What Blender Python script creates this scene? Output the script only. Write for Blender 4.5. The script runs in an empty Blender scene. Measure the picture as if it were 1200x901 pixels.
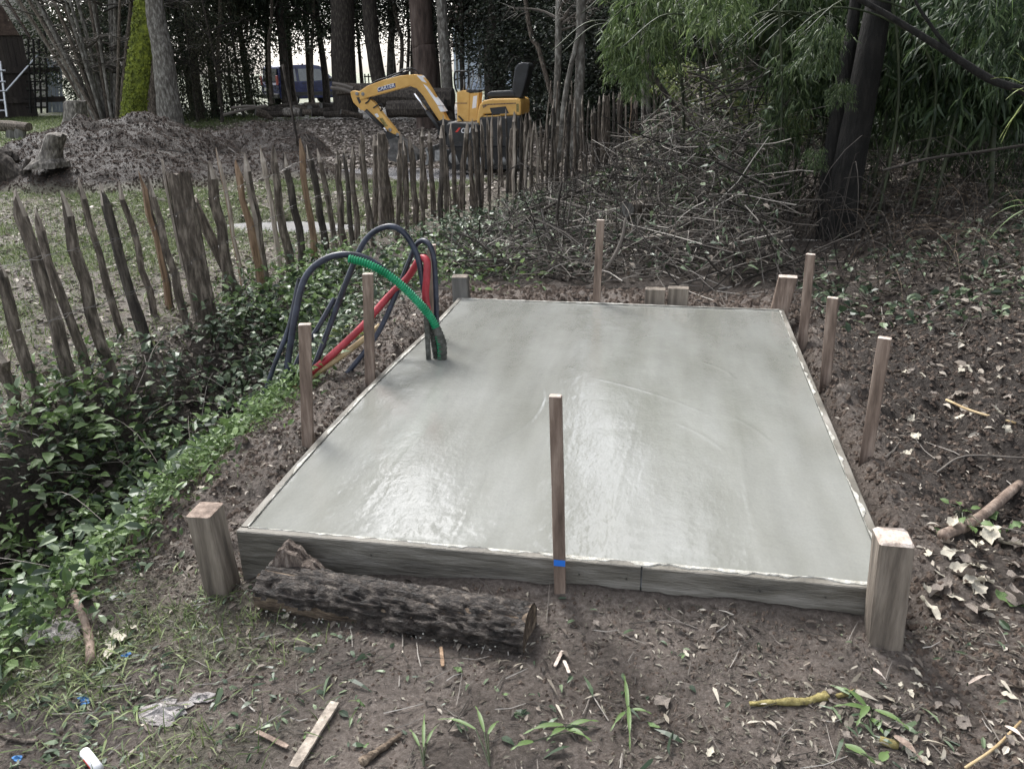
import bpy, math, random
import numpy as np
from mathutils import Vector, Matrix

# ---------------------------------------------------------------- camera, world, sun, exposure
SC = bpy.context.scene
COL = SC.collection
F, CX, CY = 982.0, 600.0, 450.5
CP = np.array([0.31507, -2.13414, 1.37504])
YAW, PITCH, ROLL = 0.190156, 0.361532, -0.014838
fw = np.array([-math.sin(YAW)*math.cos(PITCH), math.cos(YAW)*math.cos(PITCH), -math.sin(PITCH)])
r0 = np.array([math.cos(YAW), math.sin(YAW), 0.0]); u0 = np.cross(r0, fw)
RT = r0*math.cos(ROLL)+u0*math.sin(ROLL); UP = u0*math.cos(ROLL)-r0*math.sin(ROLL)
cd = bpy.data.cameras.new('camera'); cam = bpy.data.objects.new('camera', cd); COL.objects.link(cam)
cam.matrix_world = Matrix(((RT[0], UP[0], -fw[0], CP[0]), (RT[1], UP[1], -fw[1], CP[1]), (RT[2], UP[2], -fw[2], CP[2]), (0, 0, 0, 1)))
cd.sensor_width = 36; cd.lens = F/1200*36; cd.clip_start = 0.05; cd.clip_end = 1500
SC.camera = cam

SUN_EL, SUN_AZ = math.radians(52), math.radians(-40)     # azimuth from +y towards +x
W = bpy.data.worlds.new("World"); SC.world = W; W.use_nodes = True
nt = W.node_tree; bg = nt.nodes['Background']
sky = nt.nodes.new('ShaderNodeTexSky'); sky.sky_type = 'NISHITA'; sky.sun_disc = False
sky.sun_elevation = SUN_EL; sky.sun_rotation = SUN_AZ; sky.air_density = 1.0; sky.dust_density = 3.0
hs = nt.nodes.new('ShaderNodeHueSaturation'); hs.inputs['Saturation'].default_value = 0.31
nt.links.new(sky.outputs[0], hs.inputs['Color']); nt.links.new(hs.outputs[0], bg.inputs[0])
bg.inputs[1].default_value = 0.15
sl = bpy.data.lights.new('sun', 'SUN'); sun = bpy.data.objects.new('sun', sl); COL.objects.link(sun)
sl.energy = 1.5; sl.angle = math.radians(16); sl.color = (1, 0.985, 0.96)
d = Vector((math.sin(SUN_AZ)*math.cos(SUN_EL), math.cos(SUN_AZ)*math.cos(SUN_EL), math.sin(SUN_EL)))
sun.rotation_euler = (-d).to_track_quat('-Z', 'Y').to_euler()
SC.view_settings.view_transform = 'Standard'; SC.view_settings.look = 'None'
SC.view_settings.exposure = 1.55; SC.view_settings.gamma = 1.0
SC.render.engine = 'CYCLES'
SC.cycles.max_bounces = 5; SC.cycles.diffuse_bounces = 3; SC.cycles.glossy_bounces = 2
SC.cycles.transmission_bounces = 3; SC.cycles.transparent_max_bounces = 6

rng = np.random.default_rng(7)
random.seed(7)
U = lambda a, b: random.uniform(a, b)

# ---------------------------------------------------------------- terrain height
def vn(x, y, s):
    x = np.asarray(x, float); y = np.asarray(y, float)
    xi = np.floor(x).astype(np.int64); yi = np.floor(y).astype(np.int64)
    fx = x-xi; fy = y-yi; fx = fx*fx*(3-2*fx); fy = fy*fy*(3-2*fy)
    def h(a, b):
        n = (a*374761393 + b*668265263 + s*974634777) & 0x7fffffff
        n = ((n ^ (n >> 13))*1274126177) & 0x7fffffff
        return ((n ^ (n >> 16)) & 0xffff)/65535.0
    return (h(xi, yi)*(1-fx)+h(xi+1, yi)*fx)*(1-fy)+(h(xi, yi+1)*(1-fx)+h(xi+1, yi+1)*fx)*fy
def fbm(x, y, s, f, o=3):
    r = 0; a = 1; t = 0
    for k in range(o):
        r = r+a*vn(x*f, y*f, s+k*17); t += a; a *= .5; f *= 2.1
    return r/t
def sst(a, b, x):
    t = np.clip((x-a)/(b-a), 0, 1); return t*t*(3-2*t)
FENCE = np.array([(-2.75, -2.5), (-2.6, 0.3), (-2.55, 1.31), (-2.55, 2.3), (-2.63, 3.3), (-2.67, 4.37), (-2.42, 5.12), (-1.82, 6.29), (-1.2, 8.13), (-.12, 12.59), (2.2, 20.0), (3, 40)])
def fence_x(y): return np.interp(y, FENCE[:, 1], FENCE[:, 0])
def soilmask(x, y):      # bare worked soil round the slab
    a = sst(-1.75, -1.5, x+.12*(vn(x*3, y*3, 5)-.5))*sst(3.6, 3.1, y)*sst(2.9, 2.3, x+.5*(vn(x*2, y*2, 6)-.5)-.1*y)
    return a
def mound(x, y):
    m = 0
    for cx, cy, rx, ry, h in ((-8.9, 10.9, 1.9, 2.6, .78), (-10.3, 12.0, 1.1, 1.2, .30), (-8.0, 9.6, 2.0, 1.7, .40), (-6.6, 10.6, 1.6, 1.2, .25), (-7.7, 13.6, 1.5, 1.0, .5), (-7.0, 13.2, 1.0, .8, .3), (-6.2, 11.5, .9, .7, .22), (-4.9, 10.2, 1.3, .35, .15)):
        q = ((x-cx)/rx)**2+((y-cy)/ry)**2
        m = np.maximum(m, h*np.clip(1-q, 0, 1)**.8)
    return m
def H(x, y, fine=True):
    x = np.asarray(x, float); y = np.asarray(y, float)
    z = -.15+0*x
    z = z+.0*x-.04*sst(-.4, -1.2, x)*sst(1, -.2, y)
    z = z+(.02+.05*sst(-.9, .1, x))*np.exp(-np.clip(-y-.02, 0, 9)/.085)*sst(-1.05, -.9, x)*sst(1.1, .95, x)*(y < .3)
    # sides and back of the slab: soil nearly up to the boards
    z = z+.09*sst(-1.7, -1.15, x)*sst(.1, .6, y)*sst(1.6, 1.1, x)*sst(4.6, 3.2, y)
    # bank on the right
    z = z+.34*sst(1.35, 2.9, x)*sst(.2, 2.0, y)+.12*sst(3.4, 5, y)*sst(-.6, 1, x)
    z = z+.06*sst(1.2, 2.5, x)*sst(2.0, -.4, y)
    # ditch
    cxd = np.interp(y, [-3, -1, .5, 1.5, 2.6, 4.0], [-2.25, -2.15, -2.1, -2.08, -2.12, -2.2])
    dep = np.interp(y, [-3, 0, 1.0, 2.0, 3.2, 4.5], [.4, .48, .5, .38, .2, .0])
    ww = .42+.1*(vn(x*2.2, y*2.2, 9)-.5)
    z = z-dep*np.exp(-((x-cxd)/ww)**4)
    # broad undulation beyond the fence
    out = sst(0, -1.5, x-fence_x(y))
    z = z+out*.10*(fbm(x, y, 3, .5, 2)-.5)
    z = z-.10*np.exp(-(((x+3.75)/.85)**2+((y-6.3)/.42)**2)**2)-.10*np.exp(-(((x+4.1)/1.5)**2+((y-10.9)/1.1)**2)**2)
    m = mound(x, y)
    z = z+m*(1+.5*(fbm(x, y, 21, 2.2, 3)-.5))
    if fine:
        near = np.exp(-((np.hypot(x, y-1)/14.)**2))
        sm = soilmask(x, y)
        c = fbm(x, y, 31, 9, 4); c2 = fbm(x, y, 41, 3.2, 3)
        front = sst(.3, .02, y)
        amp = (.045*(1-front)+.022*front)*(1+.8*sst(1.1, 1.5, x))
        z = z+near*((c-.5)*amp*1.5+(c2-.5)*(.05-.028*front)*(1+.8*sst(1.3, 2.2, x)))
        lump = np.clip(vn(x*16, y*16, 77)-.62, 0, 1)*.09*(.4+sm)*(1-.88*front)
        z = z+near*lump
        z = z+np.clip(m*6, 0, 1)*(np.abs(fbm(x, y, 51, 5, 3)-.5))*.22
    # never above the slab inside the formwork
    ins = sst(1.12, 1.0, np.abs(x))*sst(.0, 0.04, y)*sst(3.06, 2.93, y)
    z = z*(1-ins)+np.minimum(z, -.22)*ins
    return z
def G(px, py, z=None):          # where the ray of that viewpoint meets the ground
    d = RT*(px-CX)/F-UP*(py-CY)/F+fw
    zz = -.15 if z is None else z
    for _ in range(1 if z is not None else 12):
        t = (zz-CP[2])/d[2]; p = CP+d*t
        if z is None: zz = .5*zz+.5*float(H(p[0], p[1], False))
    return p
def P(px, py, y):               # point at distance y down the garden
    d = RT*(px-CX)/F-UP*(py-CY)/F+fw
    return CP+d*((y-CP[1])/d[1])

# ---------------------------------------------------------------- object helpers
def tag(o, label=None, cat=None, group=None, kind=None):
    if label: o['label'] = label
    if cat: o['category'] = cat
    if group: o['group'] = group
    if kind: o['kind'] = kind
    return o
def empty(name, loc, label, cat, group=None, rz=0):
    o = bpy.data.objects.new(name, None); COL.objects.link(o)
    o.location = tuple(loc); o.rotation_euler = (0, 0, rz); o.empty_display_size = .1
    return tag(o, label, cat, group)
ORG = {}
def mesh_np(name, V, Fs, mats, parent=None, smooth=False, mi=None, world=False):
    """V (n,3); Fs: list of (m,k) int arrays or python lists"""
    me = bpy.data.meshes.new(name)
    V = np.asarray(V, np.float32).reshape(-1, 3)
    off = np.zeros(3)
    if world and parent is not None:
        q = parent
        while q is not None: off += np.array(q.location); q = q.parent
    me.vertices.add(len(V)); me.vertices.foreach_set('co', (V-off.astype(np.float32)).ravel())
    if isinstance(Fs, np.ndarray): Fs = [Fs]
    if len(Fs) and not isinstance(Fs[0], np.ndarray):
        tot = np.array([len(f) for f in Fs], np.int32); vi = np.array([i for f in Fs for i in f], np.int32)
    else:
        tot = np.concatenate([np.full(len(f), f.shape[1], np.int32) for f in Fs]); vi = np.concatenate([f.ravel() for f in Fs]).astype(np.int32)
    me.loops.add(len(vi)); me.loops.foreach_set('vertex_index', vi)
    st = np.concatenate([[0], np.cumsum(tot)[:-1]]).astype(np.int32)
    me.polygons.add(len(tot)); me.polygons.foreach_set('loop_start', st)
    try: me.polygons.foreach_set('loop_total', tot)
    except Exception: pass
    if mi is not None: me.polygons.foreach_set('material_index', np.asarray(mi, np.int32))
    me.polygons.foreach_set('use_smooth', np.full(len(tot), bool(smooth)))
    me.update(calc_edges=True); me.validate()
    if not isinstance(mats, (list, tuple)): mats = [mats]
    for m in mats: me.materials.append(m)
    o = bpy.data.objects.new(name, me); COL.objects.link(o)
    if parent is not None: o.parent = parent
    return o
class MB:
    def __init__(s): s.v = []; s.f = []; s.m = []; s.n = 0
    def add(s, V, Fl, mi=0):
        for p in V: s.v.append((float(p[0]), float(p[1]), float(p[2])))
        for f in Fl: s.f.append([i+s.n for i in f]); s.m.append(mi)
        s.n += len(V); return s
    def box(s, c, sz, R=None, mi=0, bev=0.0):
        x, y, z = (a/2 for a in sz)
        b = min(bev, x*.9, y*.9, z*.9)
        if b <= 0:
            V = [Vector((i*x, j*y, k*z)) for i in (-1, 1) for j in (-1, 1) for k in (-1, 1)]
            Fl = [(0, 1, 3, 2), (4, 6, 7, 5), (0, 4, 5, 1), (2, 3, 7, 6), (0, 2, 6, 4), (1, 5, 7, 3)]
        else:   # chamfered along the vertical edges and top/bottom rim
            V = []
            for k, ins in ((-z, b), (-z+b, 0), (z-b, 0), (z, b)):
                X = x-ins; Y = y-ins; bb = b*.7
                for a, c2 in ((-X+bb, -Y), (X-bb, -Y), (X, -Y+bb), (X, Y-bb), (X-bb, Y), (-X+bb, Y), (-X, Y-bb), (-X, -Y+bb)):
                    V.append(Vector((a, c2, k)))
            Fl = [tuple(range(7, -1, -1)), tuple(range(24, 32))]
            for r in range(3):
                for q in range(8):
                    a = r*8+q; a2 = r*8+(q+1) % 8
                    Fl.append((a, a2, a2+8, a+8))
        c = Vector(c)
        V = [(R @ v if R else v)+c for v in V]
        return s.add(V, Fl, mi)
    def tube(s, pts, rad, n=8, mi=0, cap=True, wob=0, sq=1.0):
        pts = [Vector(p) for p in pts]; k = len(pts)
        if not hasattr(rad, '__len__'): rad = [rad]*k
        ref = Vector((0, 0, 1)); t0 = (pts[1]-pts[0]).normalized()
        if abs(t0.dot(ref)) > .9: ref = Vector((1, 0, 0))
        nrm = t0.cross(ref).normalized(); V = []; prev = t0
        for i in range(k):
            t = (pts[min(i+1, k-1)]-pts[max(i-1, 0)]).normalized()
            q = prev.rotation_difference(t); nrm = (q @ nrm).normalized(); prev = t
            bi = t.cross(nrm)
            for j in range(n):
                a = 2*math.pi*j/n; r = rad[i]*(1+(U(-wob, wob) if wob else 0))
                V.append(pts[i]+nrm*math.cos(a)*r+bi*math.sin(a)*r*sq)
        Fl = [(i*n+j, i*n+(j+1) % n, (i+1)*n+(j+1) % n, (i+1)*n+j) for i in range(k-1) for j in range(n)]
        if cap: Fl += [tuple(range(n-1, -1, -1)), tuple(range((k-1)*n, k*n))]
        return s.add(V, Fl, mi)
    def prism(s, poly, ext, mi=0):       # poly: 3d points, extruded by ext
        poly = [Vector(tuple(p)) for p in poly]; e = Vector(ext); n = len(poly)
        V = [p-e/2 for p in poly]+[p+e/2 for p in poly]
        Fl = [tuple(range(n)), tuple(range(2*n-1, n-1, -1))]+[(i, i+n, (i+1) % n+n, (i+1) % n) for i in range(n)]
        return s.add(V, Fl, mi)
    def build(s, name, mats, parent=None, smooth=False, world=False):
        return mesh_np(name, s.v, s.f, mats, parent, smooth, s.m, world)
def bevel(o, w, seg=2):
    m = o.modifiers.new('bevel', 'BEVEL'); m.width = w; m.segments = seg; m.limit_method = 'ANGLE'; m.angle_limit = math.radians(35)
    return o
def copy_tree(o, parent=None):
    c = o.copy(); COL.objects.link(c)
    if parent is not None: c.parent = parent
    for ch in [q for q in bpy.data.objects if q.parent == o and q != c]: copy_tree(ch, c)
    return c

# ---------------------------------------------------------------- materials
def mat(name, cols, scale=8, rough=.8, bump=.3, bscale=None, detail=6, stretch=(1, 1, 1), metal=0, coords='Object', spec=.4, dist=.02, island=0.0, transl=0.0, tex='noise', rr=None):
    m = bpy.data.materials.new(name); m.use_nodes = True; N = m.node_tree.nodes; L = m.node_tree.links
    b = N['Principled BSDF']; b.inputs['Roughness'].default_value = rough; b.inputs['Metallic'].default_value = metal
    b.inputs['Specular IOR Level'].default_value = spec
    tc = N.new('ShaderNodeTexCoord'); mp = N.new('ShaderNodeMapping'); mp.inputs['Scale'].default_value = stretch
    L.new(tc.outputs[coords], mp.inputs[0])
    nz = N.new('ShaderNodeTexNoise'); nz.inputs['Scale'].default_value = scale; nz.inputs['Detail'].default_value = detail; nz.inputs['Roughness'].default_value = .62
    L.new(mp.outputs[0], nz.inputs['Vector'])
    fac = nz.outputs[0]
    if island > 0:
        g = N.new('ShaderNodeNewGeometry'); mx = N.new('ShaderNodeMix'); mx.inputs[0].default_value = island
        L.new(nz.outputs[0], mx.inputs[2]); L.new(g.outputs['Random Per Island'], mx.inputs[3]); fac = mx.outputs[0]
    cr = N.new('ShaderNodeValToRGB'); L.new(fac, cr.inputs[0]); e = cr.color_ramp.elements
    lo, hi = (.3, .7) if island < .5 else (.08, .92)
    while len(e) < len(cols): e.new(.5)
    for i, c in enumerate(cols):
        e[i].position = lo+(hi-lo)*i/max(1, len(cols)-1); e[i].color = (*c, 1)
    L.new(cr.outputs[0], b.inputs['Base Color'])
    if rr:
        mr = N.new('ShaderNodeMapRange'); mr.inputs[1].default_value = .35; mr.inputs[2].default_value = .65
        mr.inputs[3].default_value = rr[0]; mr.inputs[4].default_value = rr[1]
        L.new(nz.outputs[0], mr.inputs[0]); L.new(mr.outputs[0], b.inputs['Roughness'])
    if bump:
        n2 = N.new('ShaderNodeTexNoise'); n2.inputs['Scale'].default_value = bscale or scale*4; n2.inputs['Detail'].default_value = 5; n2.inputs['Roughness'].default_value = .65
        L.new(mp.outputs[0], n2.inputs['Vector'])
        bp = N.new('ShaderNodeBump'); bp.inputs['Strength'].default_value = bump; bp.inputs['Distance'].default_value = dist
        L.new(n2.outputs[0], bp.inputs['Height']); L.new(bp.outputs[0], b.inputs['Normal'])
    if transl:
        tr = N.new('ShaderNodeBsdfTranslucent'); L.new(cr.outputs[0], tr.inputs[0]); mxs = N.new('ShaderNodeMixShader'); mxs.inputs[0].default_value = transl
        out = N['Material Output']; L.new(b.outputs[0], mxs.inputs[1]); L.new(tr.outputs[0], mxs.inputs[2]); L.new(mxs.outputs[0], out.inputs[0])
    return m
def plain(name, c, rough=.5, metal=0, spec=.5):
    return mat(name, [tuple(v*.85 for v in c), c, tuple(min(1, v*1.12) for v in c)], scale=9, rough=rough, bump=.06, metal=metal, spec=spec)
M = {}
M['bark'] = mat('bark_brown', [(.024, .019, .015), (.095, .077, .061), (.26, .22, .18)], 38, .9, .9, 60, stretch=(1, 1, .22), dist=.02)
M['pale_bark'] = mat('pale_bark', [(.04, .036, .03), (.12, .11, .095), (.32, .31, .28)], 18, .9, .7, 30, stretch=(1, 1, .4), dist=.03)
M['black_bark'] = mat('black_bark', [(.004, .004, .003), (.009, .008, .007), (.022, .02, .017)], 26, .9, .9, 50, stretch=(1, 1, .25), dist=.02)
M['dark_bark'] = mat('dark_bark', [(.013, .010, .009), (.040, .033, .027), (.11, .094, .077)], 26, .9, .9, 50, stretch=(1, 1, .25), dist=.02)
M['red_bark'] = mat('reddish_bark', [(.03, .022, .018), (.085, .06, .05), (.15, .12, .10)], 7, .9, .9, 20, stretch=(1, 1, .2), dist=.04)
M['moss'] = mat('moss', [(.04, .05, .012), (.13, .16, .022), (.29, .33, .04)], 9, .95, 1.0, 40, dist=.05)
M['pale_wood'] = mat('pale_split_wood', [(.13, .11, .09), (.27, .23, .19), (.45, .40, .34)], 40, .8, .5, 40, stretch=(1, 1, .15))
M['orange_wood'] = mat('orange_split_wood', [(.075, .048, .03), (.18, .115, .07), (.33, .23, .15)], 40, .8, .5, 40, stretch=(1, 1, .1))
M['stake'] = mat('stake_wood', [(.08, .056, .042), (.185, .135, .105), (.33, .26, .21)], 34, .75, .5, 60, stretch=(1, 1, .12))
M['stake_end'] = mat('stake_end_wood', [(.28, .22, .18), (.46, .385, .33), (.62, .55, .49)], 30, .85, .5, 60)
M['post'] = mat('weathered_post_wood', [(.05, .042, .034), (.15, .125, .10), (.28, .24, .195)], 24, .8, .6, 50, stretch=(1, 1, .1))
M['board'] = mat('wet_board_wood', [(.05, .046, .04), (.13, .12, .10), (.25, .235, .21)], 12, .7, .6, 40, stretch=(.25, .25, 1.6), rr=(.45, .8))
M['grey_wood'] = mat('grey_wood', [(.05, .047, .043), (.12, .115, .105), (.22, .21, .19)], 8, .8, .6, 40, stretch=(1, 1, .2))
M['stick'] = mat('dry_stick', [(.03, .026, .022), (.075, .065, .055), (.17, .15, .13), (.42, .39, .35)], 3, .85, .4, 60, island=.8)
M['twig'] = mat('dark_twig', [(.010, .008, .007), (.03, .025, .021), (.08, .07, .06)], 3, .9, .3, 60, island=.7)
M['dead_leaf'] = mat('dead_leaf', [(.025, .019, .015), (.055, .043, .034), (.10, .08, .065), (.19, .16, .13), (.44, .40, .34)], 20, .7, .3, 60, island=.85, transl=.15)
M['dead_leaf_far'] = mat('dead_leaf_pale', [(.05, .038, .03), (.16, .13, .11), (.30, .26, .225), (.46, .41, .36)], 20, .65, 0, island=.9)
M['mulch'] = mat('plant_mulch', [(.035, .030, .024), (.07, .06, .05), (.12, .105, .085), (.17, .16, .12), (.36, .33, .28)], 20, .7, .3, 60, island=.85, transl=.1)
M['dry_blade'] = mat('dry_blade', [(.05, .042, .033), (.14, .12, .095), (.26, .23, .18), (.45, .41, .34)], 20, .7, .3, 60, island=.85, transl=.1)
M['grass'] = mat('grass_blade', [(.04, .06, .018), (.10, .14, .045), (.24, .28, .12)], 8, .6, 0, island=.7, transl=.3)
M['weed'] = mat('weed_leaf', [(.035, .062, .022), (.10, .16, .052), (.22, .31, .125)], 12, .5, 0, island=.7, transl=.3)
M['ivy'] = mat('ivy_leaf', [(.016, .028, .016), (.055, .085, .046), (.20, .25, .15)], 12, .42, 0, island=.75, transl=.15)
M['yew'] = mat('evergreen_leaf', [(.010, .017, .010), (.028, .042, .022), (.075, .095, .05)], 4, .55, 0, island=.7, transl=.2)
M['holly'] = mat('dark_glossy_leaf', [(.007, .010, .007), (.018, .026, .015), (.055, .068, .042)], 4, .35, 0, island=.7, transl=.15)
M['hedge'] = mat('brownish_leaf', [(.025, .022, .014), (.055, .055, .03), (.12, .115, .07)], 4, .6, 0, island=.75, transl=.2)
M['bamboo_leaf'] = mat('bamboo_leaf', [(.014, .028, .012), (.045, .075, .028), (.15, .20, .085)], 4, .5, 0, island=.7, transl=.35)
M['bamboo_shaded'] = mat('bamboo_leaf_shaded', [(.010, .020, .009), (.028, .052, .02), (.095, .14, .055)], 4, .5, 0, island=.7, transl=.3)  # leaf colour lowered to stand in for shade under the trees
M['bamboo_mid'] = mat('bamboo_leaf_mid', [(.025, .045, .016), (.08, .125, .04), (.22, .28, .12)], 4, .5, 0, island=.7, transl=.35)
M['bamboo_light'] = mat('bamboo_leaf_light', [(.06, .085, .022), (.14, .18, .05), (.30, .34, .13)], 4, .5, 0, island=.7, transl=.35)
M['culm'] = mat('bamboo_culm', [(.015, .022, .010), (.035, .045, .02), (.08, .09, .045)], 6, .5, .2)
M['soil_clod'] = mat('soil_clod', [(.034, .024, .018), (.086, .063, .049), (.15, .117, .094)], 14, .85, .8, 60, spec=.3)
M['heap_soil'] = mat('heap_soil', [(.022, .015, .012), (.055, .040, .032), (.105, .08, .065)], 14, .9, .8, 60, spec=.2)
M['yellow'] = mat('orange_yellow_paint', [(.50, .28, .075), (.58, .34, .095), (.66, .41, .13)], 5, .42, .05, 60)
M['black'] = mat('black_plastic', [(.008, .008, .009), (.014, .014, .016), (.03, .03, .032)], 8, .45, .1)
M['seat'] = mat('black_vinyl', [(.008, .008, .01), (.014, .015, .018), (.025, .026, .03)], 8, .38, .15)
M['steel'] = mat('worn_steel', [(.10, .10, .10), (.22, .22, .215), (.38, .38, .37)], 12, .5, .2, metal=.4)
M['bucket'] = mat('dark_bucket_steel', [(.03, .03, .03), (.07, .068, .065), (.13, .125, .12)], 12, .6, .3, metal=.2)
M['chrome'] = plain('chrome_rod', (.7, .7, .72), .2, 1)
M['white'] = plain('white_paint', (.72, .72, .74), .5)
M['navy'] = plain('navy_decal', (.03, .05, .16), .5)
M['red'] = plain('red_decal', (.5, .03, .02), .5)
M['van'] = mat('blue_van_paint', [(.009, .013, .06), (.014, .021, .10), (.024, .036, .15)], 3, .25, .0)
M['glass'] = mat('van_glass', [(.02, .025, .03), (.05, .06, .065), (.10, .12, .12)], 2, .08, 0, spec=.8)
M['trim'] = plain('dark_trim', (.02, .02, .022), .6)
M['tail'] = plain('tail_lamp_red', (.3, .02, .015), .3)
M['tyre'] = plain('tyre_rubber', (.015, .015, .015), .85)
M['hose'] = mat('black_pipe', [(.010, .012, .018), (.022, .026, .042), (.05, .06, .09)], 9, .33, .1, rr=(.25, .5))
M['red_pipe'] = mat('red_conduit', [(.22, .02, .025), (.33, .028, .04), (.42, .07, .08)], 9, .45, .1)
M['green_pipe'] = mat('green_conduit', [(.0, .13, .05), (.008, .22, .095), (.03, .32, .16)], 9, .4, .05)
M['mud_pipe'] = mat('cement_splashed', [(.02, .024, .018), (.06, .06, .05), (.16, .16, .145)], 30, .7, .6, 80)
M['tan'] = mat('debarked_pole', [(.20, .13, .06), (.38, .28, .15), (.52, .43, .28)], 10, .7, .3, 40)
M['concrete_lip'] = mat('concrete_smear', [(.2, .19, .16), (.38, .37, .33), (.55, .54, .5)], 30, .6, .6, 60)
M['shed'] = mat('dark_brown_planks', [(.012, .009, .008), (.026, .02, .017), (.045, .036, .03)], 4, .85, .4, 20, stretch=(1, 1, .1))
M['rooftile'] = mat('brown_roof', [(.03, .02, .016), (.06, .04, .032), (.10, .07, .055)], 6, .9, .6, 20)
M['alu'] = plain('aluminium', (.5, .51, .53), .35, .6)
M['pale_wall'] = mat('pale_render', [(.24, .22, .2), (.33, .31, .285), (.42, .40, .37)], 3, .9, .2)
M['blue_sheet'] = mat('pale_blue_sheet', [(.38, .44, .58), (.5, .56, .68), (.62, .67, .77)], 3, .6, .1)
M['blue_paint'] = plain('blue_marker', (.02, .16, .62), .5)
M['blue_rag'] = mat('blue_plastic_scrap', [(.03, .09, .22), (.05, .18, .42), (.14, .30, .55)], 30, .5, .5)
M['wire'] = plain('galvanised_wire', (.09, .085, .08), .5, .6)
M['twine'] = mat('yellow_culm', [(.09, .07, .03), (.20, .165, .055), (.33, .28, .12)], 40, .7, .5, 60)
M['stone'] = mat('stone', [(.06, .055, .05), (.14, .13, .115), (.24, .22, .2)], 8, .9, .5, 40)
M['stump'] = mat('grey_stump_wood', [(.04, .035, .03), (.15, .135, .118), (.36, .33, .29)], 22, .9, 1, 40, stretch=(1, 1, .35), dist=.03)
M['stub'] = mat('torn_stub_wood', [(.03, .022, .018), (.12, .092, .075), (.30, .25, .21)], 60, .9, 1, 90, stretch=(1, 1, .3), dist=.03)
M['rot'] = mat('rotten_heartwood', [(.025, .018, .014), (.11, .08, .056), (.30, .235, .17)], 40, .9, 1.0, 40, stretch=(.3, 1, 1), dist=.03)
M['logbark'] = mat('wet_log_bark', [(.006, .005, .004), (.022, .017, .014), (.06, .048, .04), (.22, .19, .16)], 50, .5, 1.0, 120, stretch=(.5, 1, 1), rr=(.35, .8), dist=.02)
M['water'] = mat('milky_sky_water', [(.30, .29, .29), (.36, .35, .35), (.42, .41, .415)], 3, .08, .04, 8, spec=.5)  # milky water; the pale base colour also stands in for reflected sky
M['spill'] = mat('dried_cement_spill', [(.10, .09, .085), (.22, .20, .195), (.38, .36, .35)], 14, .6, .9, 30, dist=.03)

def slab_material():
    m = bpy.data.materials.new('wet_concrete'); m.use_nodes = True; N = m.node_tree.nodes; L = m.node_tree.links
    b = N['Principled BSDF']; b.inputs['Specular IOR Level'].default_value = .55
    tc = N.new('ShaderNodeTexCoord')
    def noise(sc, det, stretch=(1, 1, 1), rough=.6):
        mp = N.new('ShaderNodeMapping'); mp.inputs['Scale'].default_value = stretch; L.new(tc.outputs['Object'], mp.inputs[0])
        n = N.new('ShaderNodeTexNoise'); n.inputs['Scale'].default_value = sc; n.inputs['Detail'].default_value = det; n.inputs['Roughness'].default_value = rough
        L.new(mp.outputs[0], n.inputs['Vector']); return n.outputs[0]
    a = noise(2.2, 3, (2.0, .6, 1), .5); c = noise(130, 5, (1, .7, 1)); w = noise(7, 3, (1.5, .7, 1))
    cr = N.new('ShaderNodeValToRGB'); L.new(a, cr.inputs[0]); e = cr.color_ramp.elements
    e[0].position = .25; e[0].color = (.208, .210, .186, 1); e[1].position = .75; e[1].color = (.285, .29, .272, 1)
    st = N.new('ShaderNodeMapRange'); L.new(noise(3.5, 4, (2.6, .22, 1)), st.inputs[0]); st.inputs[1].default_value = .35; st.inputs[2].default_value = .65; st.inputs[3].default_value = .95; st.inputs[4].default_value = 1.07
    hv = N.new('ShaderNodeHueSaturation'); L.new(cr.outputs[0], hv.inputs['Color']); L.new(st.outputs[0], hv.inputs['Value'])
    mx = N.new('ShaderNodeMix'); mx.data_type = 'RGBA'; mx.blend_type = 'MULTIPLY'; mx.inputs[0].default_value = .22
    L.new(hv.outputs[0], mx.inputs[6]); L.new(c, mx.inputs[7]); L.new(mx.outputs[2], b.inputs['Base Color'])
    mr = N.new('ShaderNodeMapRange'); L.new(a, mr.inputs[0]); mr.inputs[1].default_value = .3; mr.inputs[2].default_value = .7; mr.inputs[3].default_value = .06; mr.inputs[4].default_value = .18
    L.new(mr.outputs[0], b.inputs['Roughness'])
    cw = N.new('ShaderNodeMapRange'); L.new(a, cw.inputs[0]); cw.inputs[1].default_value = .35; cw.inputs[2].default_value = .6; cw.inputs[3].default_value = 1; cw.inputs[4].default_value = .75
    L.new(cw.outputs[0], b.inputs['Coat Weight']); b.inputs['Coat Roughness'].default_value = .06; b.inputs['Coat IOR'].default_value = 1.5
    # stipple is stronger near the near edge where it was floated less
    b1 = N.new('ShaderNodeBump'); b1.inputs['Strength'].default_value = .5; b1.inputs['Distance'].default_value = .005; L.new(w, b1.inputs['Height'])
    b2 = N.new('ShaderNodeBump'); b2.inputs['Strength'].default_value = .4; b2.inputs['Distance'].default_value = .0022; L.new(noise(60, 5, (1, .7, 1)), b2.inputs['Height']); L.new(b1.outputs[0], b2.inputs['Normal'])
    L.new(b2.outputs[0], b.inputs['Normal']); L.new(b2.outputs[0], b.inputs['Coat Normal'])
    return m
M['slab'] = slab_material()

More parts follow.
